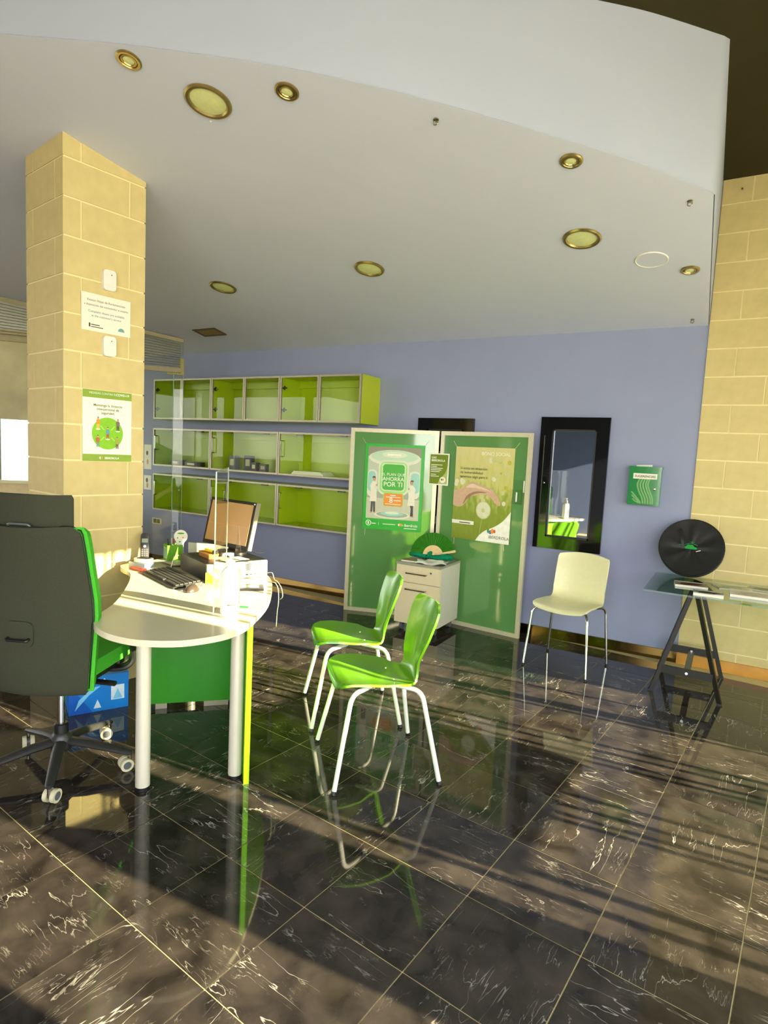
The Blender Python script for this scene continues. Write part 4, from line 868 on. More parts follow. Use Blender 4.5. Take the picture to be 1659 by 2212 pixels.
printed('car_emblem', bg, [(M_car, cpoly), (M_car, [(p.x, p.y) for p in smooth_path([(-0.04, 0.022, 0), (0.0, 0.036, 0), (0.04, 0.022, 0), (0.038, 0.0195, 0), (0.0, 0.0325, 0), (-0.038, 0.0195, 0)], 4, True)]), (M_car, rect(0.002, 0.033, 0.005, 0.045)), (M_car, rect(-0.012, 0.043, 0.02, 0.0455)), (M_car, rect(-0.085, 0.015, -0.062, 0.019)), (M_paper, [(0.035, -0.03), (0.065, -0.018), (0.064, -0.013), (0.034, -0.025)])], 0.0165, 0.0002)
def booklet(x, y, rz, w, d, t, cols, label):
    o = empty('booklet', (x, y, ZT), rz, label, 'booklet', 'booklets on the glass table')
    part('pages', obx(-w/2, w/2, -d/2, d/2, 0, t), M_paper, o)
    part('cover', obx(-w/2-0.001, w/2+0.001, -d/2-0.001, d/2+0.001, t, t+0.0012), mat('cover_%d_%d_%d' % cols[0], cols[0], 0.4, var=0.25, scale=14), o)
    c2 = mat('cover_%d_%d_%d' % cols[1], cols[1], 0.4, var=0.2, scale=20)
    printed('printed_picture', o, [(c2, [(-w*0.35, -d*0.4), (w*0.2, -d*0.35), (w*0.4, d*0.1), (w*0.05, d*0.25), (-w*0.3, d*0.1)]), (mat('cover_light', (226, 220, 204), 0.5), rect(-w*0.48, d*0.3, w*0.48, d*0.44))], t+0.0016)
booklet(-0.185, 4.60, 0.12, 0.20, 0.15, 0.014, ((150, 130, 100), (74, 40, 34)), 'booklet with a dark red brown cover lying beneath the round bag')
booklet(-0.07, 4.345, 0.04, 0.17, 0.13, 0.016, ((128, 132, 136), (46, 46, 48)), 'grey covered booklet at the front edge of the glass table')
booklet(0.06, 4.75, 0.35, 0.21, 0.15, 0.004, ((176, 178, 130), (150, 168, 120)), 'thin pale leaflet lying right of the round bag')
booklet(0.20, 4.52, 0.02, 0.30, 0.21, 0.016, ((200, 194, 176), (178, 170, 150)), 'white brochure stack at the front of the glass table')
booklet(0.27, 4.84, -0.25, 0.22, 0.15, 0.004, ((170, 176, 140), (110, 120, 84)), 'thin green leaflet near the block wall on the glass table')

# ------------------------------------------------------------------ kidney desk
DZ = 0.765
dk_ = empty('kidney_desk', (-2.4, 2.1, 0), 0, 'white kidney shaped desk with silver legs and green panels', 'desk')
DB = Vector((-2.4, 2.1, 0))
out = [(-2.275, 1.540), (-2.20, 1.498), (-2.10, 1.472), (-2.0, 1.473), (-1.905, 1.50), (-1.79, 1.59), (-1.728, 1.735), (-1.735, 1.85), (-1.776, 1.966), (-1.938, 2.258), (-2.197, 2.587), (-2.389, 2.756), (-2.62, 2.93), (-2.90, 3.00), (-3.10, 2.94), (-3.19, 2.78), (-3.205, 2.62), (-3.212, 2.50), (-3.222, 2.42), (-3.195, 2.345), (-3.107, 2.293), (-3.0, 2.258), (-2.892, 2.186), (-2.715, 2.032), (-2.473, 1.789), (-2.354, 1.623), (-2.308, 1.572)]
ol = [(p.x-DB.x, p.y-DB.y) for p in smooth_path([(a, b, 0) for a, b in out], 4, True)]
part('tabletop', prism(B(), ol, DZ-0.026, DZ), M_white, dk_, smooth=True, bevel=0.004, seg=2)
M_leg = mat('satin_leg', (220, 214, 192), 0.3, metal=0.25, var=0.02)
for x, y in ((-2.129, 1.679), (-1.871, 1.981), (-2.98, 2.72)):
    lg = part('leg', cyl(B(), (x-DB.x, y-DB.y, 0.018), (x-DB.x, y-DB.y, DZ-0.026), 0.031, n=28), M_leg, dk_, smooth=True)
    part('foot', cyl(B(), (x-DB.x, y-DB.y, 0), (x-DB.x, y-DB.y, 0.020), 0.029, n=24), M_black, lg, smooth=True)
def desk_panel(a, b, z0, z1, th, m, label=None):
    a, b = Vector(a), Vector(b); u = (b-a).normalized(); n = Vector((-u.y, u.x)); p = [a+n*th/2, b+n*th/2, b-n*th/2, a-n*th/2]
    return part('panel', prism(B(), [(q.x-DB.x, q.y-DB.y) for q in p], z0, z1), m, dk_, bevel=0.001, seg=1)
gpn = desk_panel((-2.775, 2.238), (-2.463, 2.556), 0.03, DZ-0.026, 0.02, M_deskgreen)
desk_panel((-1.785, 1.965), (-2.452, 2.573), 0.0, DZ-0.026, 0.024, M_deskedge)
for t0, t1 in ((0.06, 0.2), (0.66, 0.97)):
    a, b = Vector((-2.775, 2.238)), Vector((-2.463, 2.556)); p, q = a.lerp(b, t0), a.lerp(b, t1); u = (q-p).normalized(); n = Vector((-u.y, u.x))*0.011
    part('foot_rail', prism(B(), [(r_.x-DB.x, r_.y-DB.y) for r_ in (p+n, q+n, q-n, p-n)], 0, 0.03), M_alu, dk_)

# ---- things on the desk
pu = Vector((0.364, 0.931, 0)).normalized(); pn = Vector((pu.y, -pu.x, 0))
def pc_pt(a, b, z=0): p = Vector((-2.478, 2.359, 0))+pu*a-pn*b; return (p.x, p.y, z)
pcz = math.atan2(pu.y, pu.x)
comp = empty('desktop_computer', pc_pt(0, 0, DZ), pcz, 'flat black desktop computer case under the monitor', 'computer')
part('case', obx(0, 0.375, 0.01, 0.40, 0.004, 0.100), M_black, comp, bevel=0.003, seg=1)
fr = part('front', obx(0.002, 0.373, -0.004, 0.01, 0.005, 0.098), mat('silver_front', (172, 172, 160), 0.35, var=0.04), comp, bevel=0.002, seg=1)
for k in range(5): part('vent', obx(0.235, 0.345, -0.0055, -0.003, 0.05+0.008*k, 0.053+0.008*k), M_black, fr)
for k in range(3): part('vent', obx(0.10, 0.17, -0.0055, -0.003, 0.066+0.008*k, 0.069+0.008*k), M_black, fr)
for x in (0.235, 0.262, 0.289): part('port', obx(x, x+0.014, -0.0055, -0.003, 0.02, 0.027), M_black, fr)
part('power_button', cyl(B(), (0.335, -0.003, 0.026), (0.335, -0.008, 0.026), 0.010, n=16), M_chrome, fr, smooth=True)
for x in (0.03, 0.345):
    for y in (0.04, 0.37): part('foot', cyl(B(), (x, y, 0), (x, y, 0.006), 0.01, n=12), M_black, comp)
ZP = DZ+0.1005
# monitor
mo = empty('flat_monitor', (-2.655, 2.735, ZP), 0.0, 'flat monitor with brown screen standing on the computer case', 'monitor')
part('base', prism(B(), ell(0, 0, 0.10, 0.075, 28), 0, 0.012), M_black, mo, smooth=True, bevel=0.003)
part('stand', obx(-0.028, 0.028, 0.0, 0.026, 0.010, 0.17), M_black, mo, bevel=0.004)
MM = Matrix.Translation((0, -0.012, 0.185)) @ Matrix.Rotation(math.radians(-13), 4, 'X') @ Matrix.Rotation(math.radians(1.5), 4, 'Y')
hs = part('housing', obx(-0.19, 0.19, -0.02, 0.02, -0.147, 0.147, MM), M_black, mo, bevel=0.005)
part('screen', obx(-0.172, 0.172, -0.0215, -0.019, -0.122, 0.128, MM), mat('brown_screen', (186, 146, 92), 0.25, var=0.05, scale=5), hs)
part('silver_edge', obx(0.189, 0.196, -0.019, 0.012, -0.146, 0.146, MM), M_alu, hs)
part('screen_line', obx(-0.165, 0.165, -0.0221, -0.0214, -0.012, -0.010, MM), M_wood, hs)
part('sensor', cyl(B(), MM @ Vector((0.178, -0.02, 0.135)), MM @ Vector((0.178, -0.023, 0.135)), 0.005, n=10), M_whitepl, hs)
part('cable', tube(B(), smooth_path([(0.05, 0.02, 0.10), (0.09, 0.03, 0.06), (0.14, 0.05, 0.012), (0.17, 0.10, 0.006)], 5), 0.003, 6), M_black, mo, smooth=True)
# papers, box and marker on the case
o = empty('wooden_pen_box', pc_pt(0.10, 0.215, ZP), pcz+PI/2, 'small orange brown box on the computer case holding a marker', 'box')
bx = part('box_body', obx(-0.075, 0.075, -0.03, 0.03, 0, 0.028), mat('orange_brown', (176, 116, 48), 0.5), o, bevel=0.002, seg=1); part('box_lid', obx(-0.076, 0.076, -0.031, 0.031, 0.022, 0.030), mat('orange_brown_lid', (196, 136, 62), 0.45), o)
o = empty('yellow_highlighter', pc_pt(0.10, 0.20, ZP+0.031), pcz+PI/2+0.1, 'yellow highlighter pen lying on the orange brown box', 'pen')
part('barrel', cyl(B(), (-0.05, 0, 0.0095), (0.045, 0, 0.0095), 0.0095, n=16), mat('highlighter_yellow', (246, 220, 20), 0.35), o, smooth=True); part('cap', cyl(B(), (-0.085, 0, 0.0095), (-0.049, 0, 0.0095), 0.0092, 0.010, n=16), mat('highlighter_cap', (60, 56, 40), 0.4), o, smooth=True)
o = empty('loose_paper', pc_pt(0.20, 0.10, ZP), pcz+0.2, 'loose white sheet lying on the computer case', 'paper'); part('sheet', obx(-0.07, 0.075, -0.06, 0.05, 0, 0.0012), M_paper, o)
o = empty('acrylic_stand', pc_pt(0.17, 0.06, ZP), pcz+PI/2, 'small acrylic stand with triangular fins on the computer case', 'stand')
part('base_plate', obx(-0.05, 0.05, -0.06, 0.06, 0, 0.003), M_acryl, o)
for y in (-0.045, 0.045): part('fin', prism(B(), [(-0.045, 0.003), (0.045, 0.003), (0.0, 0.20)], -0.0015, 0.0015, Matrix.Translation((0, y, 0)) @ Matrix.Rotation(PI/2, 4, 'X')), M_acryl, o)
o = empty('sticky_note_pad', pc_pt(0.165, -0.028, DZ), pcz, 'orange yellow note pad propped against the computer front', 'note pad'); part('pad', obx(-0.03, 0.03, 0.0, 0.010, 0, 0.062), mat('note_yellow', (236, 178, 30), 0.6), o); part('top_note', obx(-0.03, 0.03, -0.001, 0, 0.002, 0.062), mat('note_yellow_top', (242, 190, 46), 0.6), o)
o = empty('green_card', pc_pt(0.02, -0.03, DZ), pcz-0.1, 'small lime green card standing by the keyboard corner', 'card'); part('card', obx(-0.035, 0.035, 0, 0.003, 0, 0.06), mat('card_lime', (176, 200, 40), 0.6), o); part('white_corner', prism(B(), [(-0.02, 0.058), (0.034, 0.058), (0.034, 0.015)], 0.0005, 0.0015, Matrix.Rotation(PI/2, 4, 'X')), M_paper, o)
# keyboard
ku = Vector((0.948, -0.319, 0)).normalized()
kb = empty('keyboard', (-2.915, 2.275, DZ), math.atan2(ku.y, ku.x), 'black computer keyboard lying beside the computer case', 'keyboard')
part('deck', prism(B(), [(0, 0.0), (0.165, 0.0), (0.165, 0.026), (0, 0.012)], 0, 0.46, Matrix(((0, 0, 1, 0), (1, 0, 0, 0), (0, 1, 0, 0), (0, 0, 0, 1)))), M_black, kb, bevel=0.002, seg=1)
M_key = mat('key_black', (46, 44, 40), 0.45); key_me = None
for r_ in range(6):
    y = 0.02+0.0235*r_; z = 0.012+0.014*y/0.165
    xs = [0.012+0.0192*k for k in range(23)]
    if r_ == 0: xs = [0.012, 0.031, 0.05, 0.069, None, 0.205, 0.224, 0.243, 0.262] + [0.300+0.0192*k for k in range(8)]
    for x in xs:
        if x is None: part('space_bar', obx(0.09, 0.20, y, y+0.019, z, z+0.007), M_key, kb); continue
        if 0.30 < x < 0.31 or 0.36 < x < 0.372: continue
        if key_me is None:
            ko = part('key', obx(0, 0.0165, 0, 0.019, 0, 0.007), M_key, kb); key_me = ko.data
        else: ko = bpy.data.objects.new('key', key_me); COL.objects.link(ko); ko.parent = kb
        ko.location = (x, y, z)
ms = empty('computer_mouse', (-2.377, 2.168, DZ), math.radians(105), 'dark grey computer mouse in front of the keyboard', 'mouse')
def mfn(u, v):
    a = PI*v; r_ = 0.03*math.sin(PI*min(max(u, 0.001), 0.999))**0.5; x = -0.052+0.104*u; return Vector((x, -r_*math.cos(a), 0.002+0.034*math.sin(PI*u)**0.6*math.sin(a)))
part('body', shell(B(), mfn, 18, 14, 0.002), mat('mouse_grey', (70, 58, 50), 0.25), ms, smooth=True); part('base', prism(B(), ell(0, 0, 0.05, 0.029, 24), 0, 0.006), M_black, ms); part('wheel', cyl(B(), (0.028, -0.004, 0.030), (0.028, 0.004, 0.030), 0.008, n=12), M_greypl, ms)
# sanitiser bottle
bo = empty('pump_bottle', (-1.938, 1.992, DZ), math.radians(-140), 'tall white pump bottle of hand gel on the desk', 'bottle')
part('body', lathe(B(), [(0.040, 0), (0.0435, 0.004), (0.0435, 0.175), (0.041, 0.19), (0.033, 0.203), (0.020, 0.212), (0.016, 0.216), (0.016, 0.222)], 36), M_whitepl, bo, smooth=True)
pm_ = part('pump', lathe(B(), [(0.0185, 0.222), (0.0185, 0.242), (0.010, 0.246), (0.006, 0.248), (0.006, 0.262), (0.013, 0.264), (0.013, 0.278), (0, 0.279)], 20), M_whitepl, bo, smooth=True)
part('nozzle', tube(B(), smooth_path([(0, 0, 0.272), (0.02, 0, 0.273), (0.032, 0, 0.269), (0.035, 0, 0.263)], 4), [0.0065]*9+[0.006]*3+[0.005], 10), M_whitepl, pm_, smooth=True)
def labfn(a0_, a1_, z0_, z1_, r_): return lambda u, v: Vector((r_*math.cos(lerp(a0_, a1_, u)), r_*math.sin(lerp(a0_, a1_, u)), lerp(z0_, z1_, v)))
lb = part('label_sheet', shell(B(), labfn(1.2, 3.0, 0.04, 0.135, 0.0439), 16, 4, 0.0004), mat('label_pale', (212, 210, 196), 0.5), bo, smooth=True)
for k in range(9): part('label_line', shell(B(), labfn(1.35, 2.85-0.25*(k % 3), 0.052+0.008*k, 0.0545+0.008*k, 0.0442), 12, 1, 0.0003), mat('label_ink', (120, 122, 112), 0.6), lb)
part('label_line', shell(B(), labfn(1.35, 2.3, 0.043, 0.049, 0.0442), 12, 1, 0.0003), M_ink, lb)
# sneeze guard
sa_, sb_ = Vector((-1.968, 1.921, 0)), Vector((-2.372, 2.403, 0)); su = (sb_-sa_).normalized()
sg = frame_empty('sneeze_guard', (sa_.x, sa_.y, DZ), su, (0, 0, 1), 'upright clear acrylic sneeze guard standing across the desk', 'sneeze guard')
LG = (sb_-sa_).length
part('pane', obx(0, LG, 0.0, 0.645, -0.0025, 0.0025), M_acryl, sg)
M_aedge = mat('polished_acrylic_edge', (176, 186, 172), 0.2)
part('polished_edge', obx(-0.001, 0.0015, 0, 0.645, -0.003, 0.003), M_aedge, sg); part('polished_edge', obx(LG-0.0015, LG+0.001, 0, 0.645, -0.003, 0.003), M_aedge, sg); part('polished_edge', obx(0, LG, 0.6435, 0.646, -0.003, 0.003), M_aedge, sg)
for x in (0.10, LG-0.10): part('foot_fin', prism(B(), [(-0.05, 0), (0.05, 0), (0.004, 0.10), (-0.004, 0.10)], -0.002, 0.002, Matrix.Translation((x, 0, 0)) @ Matrix.Rotation(PI/2, 4, 'Y')), M_acryl, sg)
# tablet, pen
tb = empty('card_tablet', (-2.20, 2.405, DZ), math.radians(43), 'small black tablet with grey screen lying near the desk edge', 'tablet')
part('case', obx(-0.075, 0.075, -0.055, 0.055, 0, 0.012), M_black, tb, bevel=0.003); part('screen', obx(-0.05, 0.05, -0.03, 0.036, 0.012, 0.0128), mat('tablet_screen', (130, 146, 136), 0.15), tb)
pn_ = empty('green_pen', (-1.955, 2.09, DZ), math.radians(28), 'short green pen lying near the pump bottle', 'pen')
part('barrel', cyl(B(), (-0.03, 0, 0.005), (0.03, 0, 0.005), 0.005, n=12), mat('pen_green', (40, 160, 70), 0.4), pn_, smooth=True); part('tip', cyl(B(), (0.03, 0, 0.005), (0.055, 0, 0.005), 0.0035, 0.001, n=10), M_alu, pn_, smooth=True); part('clip', cyl(B(), (-0.06, 0, 0.005), (-0.03, 0, 0.005), 0.0035, n=10), M_alu, pn_, smooth=True)
# cables hanging from the desk edge
for k, (pts_, lab) in enumerate((([(-2.35, 2.60, 0.785), (-2.29, 2.62, 0.80), (-2.22, 2.60, 0.772), (-2.175, 2.59, 0.768), (-2.15, 2.585, 0.735), (-2.15, 2.59, 0.66), (-2.165, 2.60, 0.60), (-2.16, 2.59, 0.52)], 'grey cable looping over the desk edge and hanging down'), ([(-2.325, 2.68, 0.79), (-2.28, 2.68, 0.80), (-2.235, 2.65, 0.772), (-2.20, 2.635, 0.767), (-2.165, 2.63, 0.735), (-2.15, 2.625, 0.69), (-2.18, 2.64, 0.665)], 'short pale cable loop over the desk edge'))):
    o = part('power_cable', tube(B(), smooth_path(pts_, 6), 0.0022, 7), mat('cable_pale', (196, 190, 172), 0.5), smooth=True); tag(o, lab, 'cable', 'cables at the desk edge')
# cordless phone
ph = empty('cordless_phone', (-3.135, 2.47, DZ), math.radians(48), 'black cordless phone upright in its cradle beside the pillar', 'phone')
part('cradle', prism(B(), rrect(-0.045, -0.04, 0.045, 0.045, 0.02), 0, 0.035), M_black, ph, smooth=True, bevel=0.004)
HM = Matrix.Translation((0, 0.005, 0.028)) @ Matrix.Rotation(math.radians(-10), 4, 'X')
hs = part('handset', prism(B(), rrect(-0.025, 0, 0.025, 0.165, 0.018), -0.012, 0.012, HM @ Matrix.Rotation(PI/2, 4, 'X')), mat('phone_body', (52, 44, 38), 0.35), ph, smooth=True, bevel=0.004)
part('display', obx(-0.018, 0.018, -0.0135, -0.0118, 0.105, 0.13, HM), mat('phone_lcd', (140, 156, 118), 0.3), hs); part('call_key', cyl(B(), HM @ Vector((0, -0.0118, 0.082)), HM @ Vector((0, -0.0145, 0.082)), 0.008, n=16), M_whitepl, hs)
for r_ in range(4):
    for c in range(3): part('number_key', obx(-0.018+0.0135*c, -0.009+0.0135*c, -0.0138, -0.0118, 0.020+0.0125*r_, 0.028+0.0125*r_, HM), M_greypl, hs)
# green pen box with bulb shaped card
gb = empty('green_pen_box', (-3.145, 2.70, DZ), math.radians(-25), 'green desk pen box with a small blue label at the back of the desk', 'pen holder')
bm = B()
for r_ in ((-0.05, 0.05, -0.05, -0.046, 0, 0.10), (-0.05, 0.05, 0.046, 0.05, 0, 0.10), (-0.05, -0.046, -0.046, 0.046, 0, 0.10), (0.046, 0.05, -0.046, 0.046, 0, 0.10), (-0.046, 0.046, -0.046, 0.046, 0, 0.004)): box(bm, *r_)
part('box_body', bm, mat('penbox_green', (104, 172, 26), 0.45), gb); part('label_frame', obx(-0.03, 0.03, -0.0515, -0.05, 0.012, 0.082), mat('label_frame_pale', (206, 222, 180), 0.5), gb); part('label_patch', obx(-0.026, 0.026, -0.0525, -0.0515, 0.016, 0.078), mat('label_blue', (120, 176, 190), 0.5), gb)
bc = frame_empty('bulb_card', (-3.10, 2.715, DZ+0.03), (math.cos(math.radians(40)), math.sin(math.radians(40)), 0), (0, 0, 1), 'white light bulb shaped paper card standing in the green pen box', 'card')
bp_ = [(-0.022, 0.0), (0.022, 0.0), (0.024, 0.075), (0.03, 0.088)] + ell(0.006, 0.125, 0.043, 0.043, 20, -0.75, PI+0.75) + [(-0.022, 0.088), (-0.020, 0.075)]
part('card', prism(B(), bp_, -0.001, 0.001), M_paper, bc); printed('printed_picture', bc, [(M_pgreen, ell(0.006, 0.145, 0.022, 0.006, 16)), (M_pgreen, ell(0.0, 0.09, 0.006, 0.005, 12)), (M_orange, ell(0.02, 0.118, 0.005, 0.005, 12)), (M_pgreen, ell(-0.014, 0.115, 0.005, 0.005, 12))], 0.0014)
for k, (dx, dy, c) in enumerate(((-0.03, -0.01, (40, 40, 44)), (-0.012, 0.02, (190, 60, 40)), (-0.035, 0.015, (220, 214, 196)))):
    o = part('desk_pen', cyl(B(), (0, 0, 0.005), (-0.012+0.006*k, -0.006, 0.135), 0.0045, n=10), mat('pen_%d' % k, c, 0.4), smooth=True, loc=(-3.145+dx*0.9+0.005, 2.70+dy, DZ)); tag(o, ('black pen', 'red pen', 'cream pen')[k]+' standing upright in the green pen box', 'pen', 'pens in the green box')
# small stack near the pillar
o = empty('disc_case', (-3.075, 2.40, DZ), math.radians(10), 'pale blue plastic case stacked in front of the phone', 'case'); part('case_body', obx(-0.06, 0.06, -0.04, 0.04, 0, 0.03), mat('case_blue', (170, 190, 200), 0.2, var=0.1), o, bevel=0.003); part('lid', obx(-0.061, 0.061, -0.041, 0.041, 0.022, 0.032), M_acryl, o)
o = empty('charger_box', (-3.06, 2.405, DZ+0.0325), math.radians(18), 'grey charger lying on the pale blue case', 'charger'); part('shell', prism(B(), rrect(-0.055, -0.032, 0.055, 0.032, 0.02), 0, 0.022), mat('charger_grey', (206, 204, 196), 0.35), o, smooth=True, bevel=0.005); part('dark_top', prism(B(), rrect(-0.04, -0.022, 0.04, 0.022, 0.015), 0.022, 0.024), M_black, o)
o = empty('red_pencil_case', (-3.005, 2.325, DZ), math.radians(-6), 'flat red pencil case at the desk edge by the keyboard', 'case'); part('body', prism(B(), rrect(-0.065, -0.02, 0.065, 0.02, 0.012), 0, 0.016), mat('case_red', (196, 60, 52), 0.35), o, smooth=True, bevel=0.004); part('zip', obx(-0.05, 0.05, -0.003, 0.003, 0.016, 0.0175), M_alu, o)
# magazine, paper stand
def magfn(u, v): return Vector((-0.10+0.20*u, -0.055+0.11*v, 0.004+0.016*(u-0.1)**2+0.010*math.sin(3*u)*0.6))
o = empty('open_magazine', (-2.985, 2.585, DZ), math.radians(-18), 'grey printed magazine lying between phone and computer', 'magazine'); part('pages', shell(B(), magfn, 12, 4, 0.005), mat('magazine_grey', (176, 172, 148), 0.5, var=0.12, scale=40), o, smooth=True); part('cover_strip', shell(B(), lambda u, v: magfn(u, 0.04+0.06*v)+Vector((0, 0, 0.0035)), 12, 1, 0.0006), M_paper, o)
o = frame_empty('paper_stand', (-3.02, 2.715, DZ), Vector((0.93, 0.37, 0)), (0, 0, 1), 'upright clear stand with white paper behind the keyboard', 'paper stand'); part('sheet', obx(0, 0.27, 0.004, 0.125, -0.001, 0.001), mat('translucent_sheet', (226, 224, 204), 0.5, var=0.06, scale=18), o); part('cover', obx(-0.003, 0.273, 0, 0.13, 0.0015, 0.0035), M_acryl, o); part('foot', obx(0, 0.27, 0, 0.004, -0.035, 0.035), M_acryl, o)
o = part('paper_strip', shell(B(), lambda u, v: Vector((0.0+0.05*u, 0.012*v, 0.004+0.085*math.sin(PI*0.5*min(1, u*1.6)))), 10, 1, 0.001), M_paper, smooth=True, loc=(-2.86, 2.44, DZ), rot=(0, 0, math.radians(70))); tag(o, 'narrow bent white paper strip above the keyboard', 'paper')

# ------------------------------------------------------------------ blue paper carton
ba, bb_ = Vector((-3.046, 1.914, 0)), Vector((-2.904, 2.186, 0)); bu = (bb_-ba).normalized()
bxo = empty('paper_carton', ba, math.atan2(bu.y, bu.x), 'blue printed paper carton standing on the floor against the pillar', 'carton')
M_carton = mat('carton_blue', (20, 130, 216), 0.35, var=0.12, scale=6); LB = (bb_-ba).length
part('carton_body', obx(0, LB, 0.0, 0.215, 0, 0.185), M_carton, bxo, bevel=0.002, seg=1); part('carton_lid', obx(-0.002, LB+0.002, -0.002, 0.217, 0.15, 0.205), M_carton, bxo, bevel=0.002, seg=1)
fz = frame_empty('x', (0, 0, 0), (1, 0, 0), (0, 0, 1)); bpy.data.objects.remove(fz)
FM = Matrix(((1, 0, 0, 0), (0, 0, -1, -0.0026), (0, 1, 0, 0), (0, 0, 0, 1)))
def carton_print(name, polys):
    bm = B(); mss = []
    for k, (m, poly) in enumerate(polys):
        if m not in mss: mss.append(m)
        f_ = bm.faces.new([bm.verts.new(FM @ Vector((p[0], p[1], 0.0003*k))) for p in poly]); f_.material_index = mss.index(m)
    me = bpy.data.meshes.new(name); bm.normal_update(); bm.to_mesh(me); bm.free()
    for m in mss: me.materials.append(m)
    q = bpy.data.objects.new(name, me); COL.objects.link(q); q.parent = bxo
c_l = mat('carton_pale', (130, 206, 244), 0.4); c_d = mat('carton_deep', (12, 92, 190), 0.4); c_w = mat('carton_white', (220, 240, 250), 0.4)
carton_print('printed_picture', [(c_d, [(0, 0), (0.12, 0), (0.02, 0.15), (0, 0.15)]), (c_l, [(0.03, 0.02), (0.10, 0.10), (0.16, 0.145), (0.12, 0.145), (0.05, 0.08)]), (c_w, [(0.125, 0.02), (0.165, 0.02), (0.145, 0.07)]), (c_w, rect(0.215, 0.055, 0.285, 0.14)), (c_l, [(0.225, 0.06), (0.275, 0.06), (0.25, 0.12)]), (c_w, [(0.16, 0.16), (0.20, 0.16), (0.18, 0.19)])])

# ------------------------------------------------------------------ office chair
oc = empty('office_chair', (-2.585, 1.590, 0), math.radians(115), 'office swivel chair with charcoal back shell and green upholstery', 'chair')
btab = [(0, -.205, .445, .222), (.03, -.215, .456, .235), (.15, -.235, .555, .252), (.3, -.243, .68, .266), (.45, -.240, .79, .272), (.55, -.236, .86, .266), (.7, -.240, .97, .250), (.85, -.252, 1.07, .242), (.95, -.262, 1.135, .236), (.985, -.266, 1.157, .226), (1.0, -.268, 1.163, .20)]
def bfn(off, k=1.0):
    def f_(u, v):
        x, z, hw = interp(btab, u); s = 2*v-1; return Vector((x+off+0.055*s*s, hw*k*s, z))
    return f_
part('back_shell', shell(B(), bfn(-0.018), 30, 14, 0.022), M_greyfab, oc, smooth=True)
part('back_cushion', shell(B(), lambda u, v: bfn(0.032, 1.015)(0.035+0.955*u, v), 30, 14, 0.07), M_fabric, oc, smooth=True)
part('piping', tube(B(), [bfn(-0.006, 1.0)(u/40, 0.0) for u in range(41)]+[bfn(-0.006, 1.0)((40-u)/40, 1.0) for u in range(41)], 0.004, 6, True), M_black, oc, smooth=True)
part('lumbar_grip', prism(B(), rrect(-0.06, 0.0, 0.06, 0.11, 0.03), 0, 0.010, Matrix.Translation((-0.268, 0, 0.66)) @ Matrix(((0, 0, -1, 0), (1, 0, 0, 0), (0, 1, 0, 0), (0, 0, 0, 1)))), M_greyfab, oc, smooth=True, bevel=0.003)
part('grip_handle', tube(B(), fillet([(-0.28, -0.045, 0.70), (-0.295, -0.045, 0.695), (-0.295, 0.045, 0.695), (-0.28, 0.045, 0.70)], 0.01), 0.006, 8), M_black, oc, smooth=True)
hd = part('headrest', shell(B(), lambda u, v: Vector((-0.235+0.05*(2*v-1)**2, 0.178*(2*v-1)*(1 if u < .93 else 1-0.5*(u-.93)), 1.16+0.13*u)), 10, 14, 0.035), M_greyfab, oc, smooth=True, bevel=0.0)
part('headrest_clip', tube(B(), fillet([(-0.262, -0.05, 1.15), (-0.275, -0.045, 1.172), (-0.275, 0.045, 1.172), (-0.262, 0.05, 1.15)], 0.012), 0.005, 8), M_greypl, hd, smooth=True)
def seatfn(u, v):
    x = -0.145+0.415*u; s = 2*v-1; hw = 0.245*(1-0.10*max(0, u-.7)/.3*1.0); z = 0.528+0.012*math.cos(s*1.3)-0.03*max(0, (u-.8)/.2)**2+0.010*s*s; return Vector((x, hw*s, z))
part('seat_cushion', shell(B(), seatfn, 18, 14, 0.065), M_fabric, oc, smooth=True, bevel=0.0)
part('seat_pan', prism(B(), rrect(-0.21, -0.225, 0.25, 0.225, 0.07), 0.475, 0.497), M_black, oc, smooth=True, bevel=0.006)
part('back_bar', tube(B(), smooth_path([(-0.03, 0, 0.452), (-0.12, 0, 0.448), (-0.195, 0, 0.455), (-0.215, 0, 0.49)], 5), 0.020, 10, flat=1.5), M_black, oc, smooth=True)
mech = part('mechanism', prism(B(), rrect(-0.14, -0.075, 0.10, 0.075, 0.03), 0.425, 0.476), M_greypl, oc, smooth=True, bevel=0.01)
part('tension_knob', cyl(B(), (0.02, 0, 0.43), (0.02, 0, 0.39), 0.028, n=18), M_black, mech, smooth=True)
part('lever', tube(B(), smooth_path([(-0.03, -0.07, 0.45), (-0.035, -0.14, 0.447), (-0.05, -0.19, 0.447), (-0.055, -0.29, 0.446)], 4), [0.008]*5+[0.012]*3+[0.016]*5, 10, flat=0.7), M_black, mech, smooth=True)
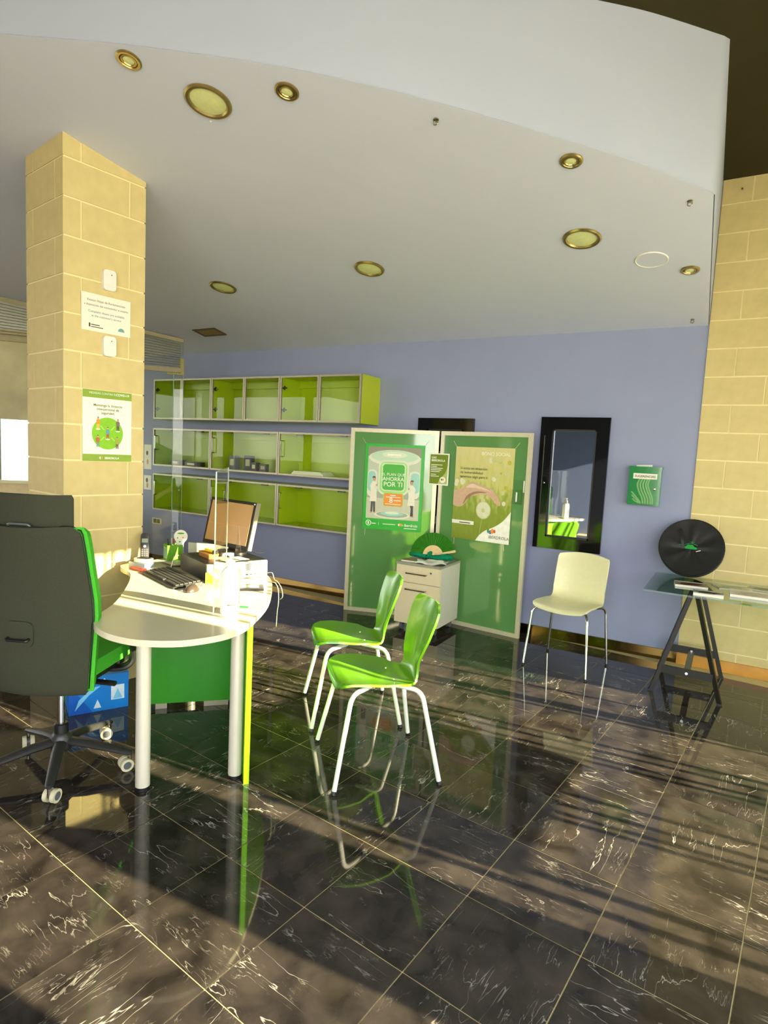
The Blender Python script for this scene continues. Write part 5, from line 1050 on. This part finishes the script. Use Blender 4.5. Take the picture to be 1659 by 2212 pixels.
for sy in (-1, 1):
    ar = part('armrest', tube(B(), smooth_path([(0.06, sy*0.18, 0.468), (0.085, sy*0.262, 0.474), (0.10, sy*0.292, 0.52), (0.075, sy*0.295, 0.63), (0.06, sy*0.295, 0.695)], 5), 0.027, 10, flat=0.6), M_black, oc, smooth=True)
    part('arm_pad', prism(B(), rrect(-0.11, -0.035, 0.13, 0.035, 0.03), 0.69, 0.712, Matrix.Translation((0.03, sy*0.295, 0))), M_black, ar, smooth=True, bevel=0.006)
part('gas_column', cyl(B(), (0, 0, 0.19), (0, 0, 0.43), 0.016, n=18), M_chrome, oc, smooth=True); part('column_sleeve', lathe(B(), [(0.030, 0.10), (0.030, 0.21), (0.024, 0.215)], 22), M_black, oc, smooth=True)
part('hub', lathe(B(), [(0.0, 0.085), (0.042, 0.085), (0.048, 0.10), (0.045, 0.155), (0.032, 0.17), (0, 0.17)], 24), mat('base_charcoal', (44, 44, 42), 0.4), oc, smooth=True)
for k in range(5):
    a = math.radians(-40+72*k-115); c0, s0 = math.cos(a), math.sin(a)
    lg = part('base_arm', tube(B(), [(c0*r_, s0*r_, z) for r_, z in ((0.03, 0.128), (0.12, 0.118), (0.22, 0.098), (0.31, 0.080), (0.325, 0.078))], [0.027, 0.026, 0.022, 0.018, 0.012], 10, flat=0.75), mat('base_charcoal', (44, 44, 42), 0.4), oc, smooth=True)
    t = a+random.uniform(-0.9, 0.9)+PI/2; w = Vector((math.cos(t), math.sin(t), 0)); f_ = Vector((-w.y, w.x, 0)); cc = Vector((c0*0.312, s0*0.312, 0))+f_*0.016
    fk = part('castor_fork', cyl(B(), (c0*0.312, s0*0.312, 0.03), (c0*0.312, s0*0.312, 0.085), 0.009, n=12), M_steel, lg, smooth=True)
    for sgn in (-1, 1):
        p = cc+w*sgn*0.017+Vector((0, 0, 0.029)); lo_, hi_ = p-w*0.009, p+w*0.009
        part('castor_wheel', cyl(B(), lo_, hi_, 0.029, n=24), mat('castor_rim', (206, 198, 164), 0.5), lg, smooth=True)
    part('castor_axle', cyl(B(), cc-w*0.027+Vector((0, 0, 0.029)), cc+w*0.027+Vector((0, 0, 0.029)), 0.018, n=18), M_greypl, lg, smooth=True)
bpy.context.view_layer.update()
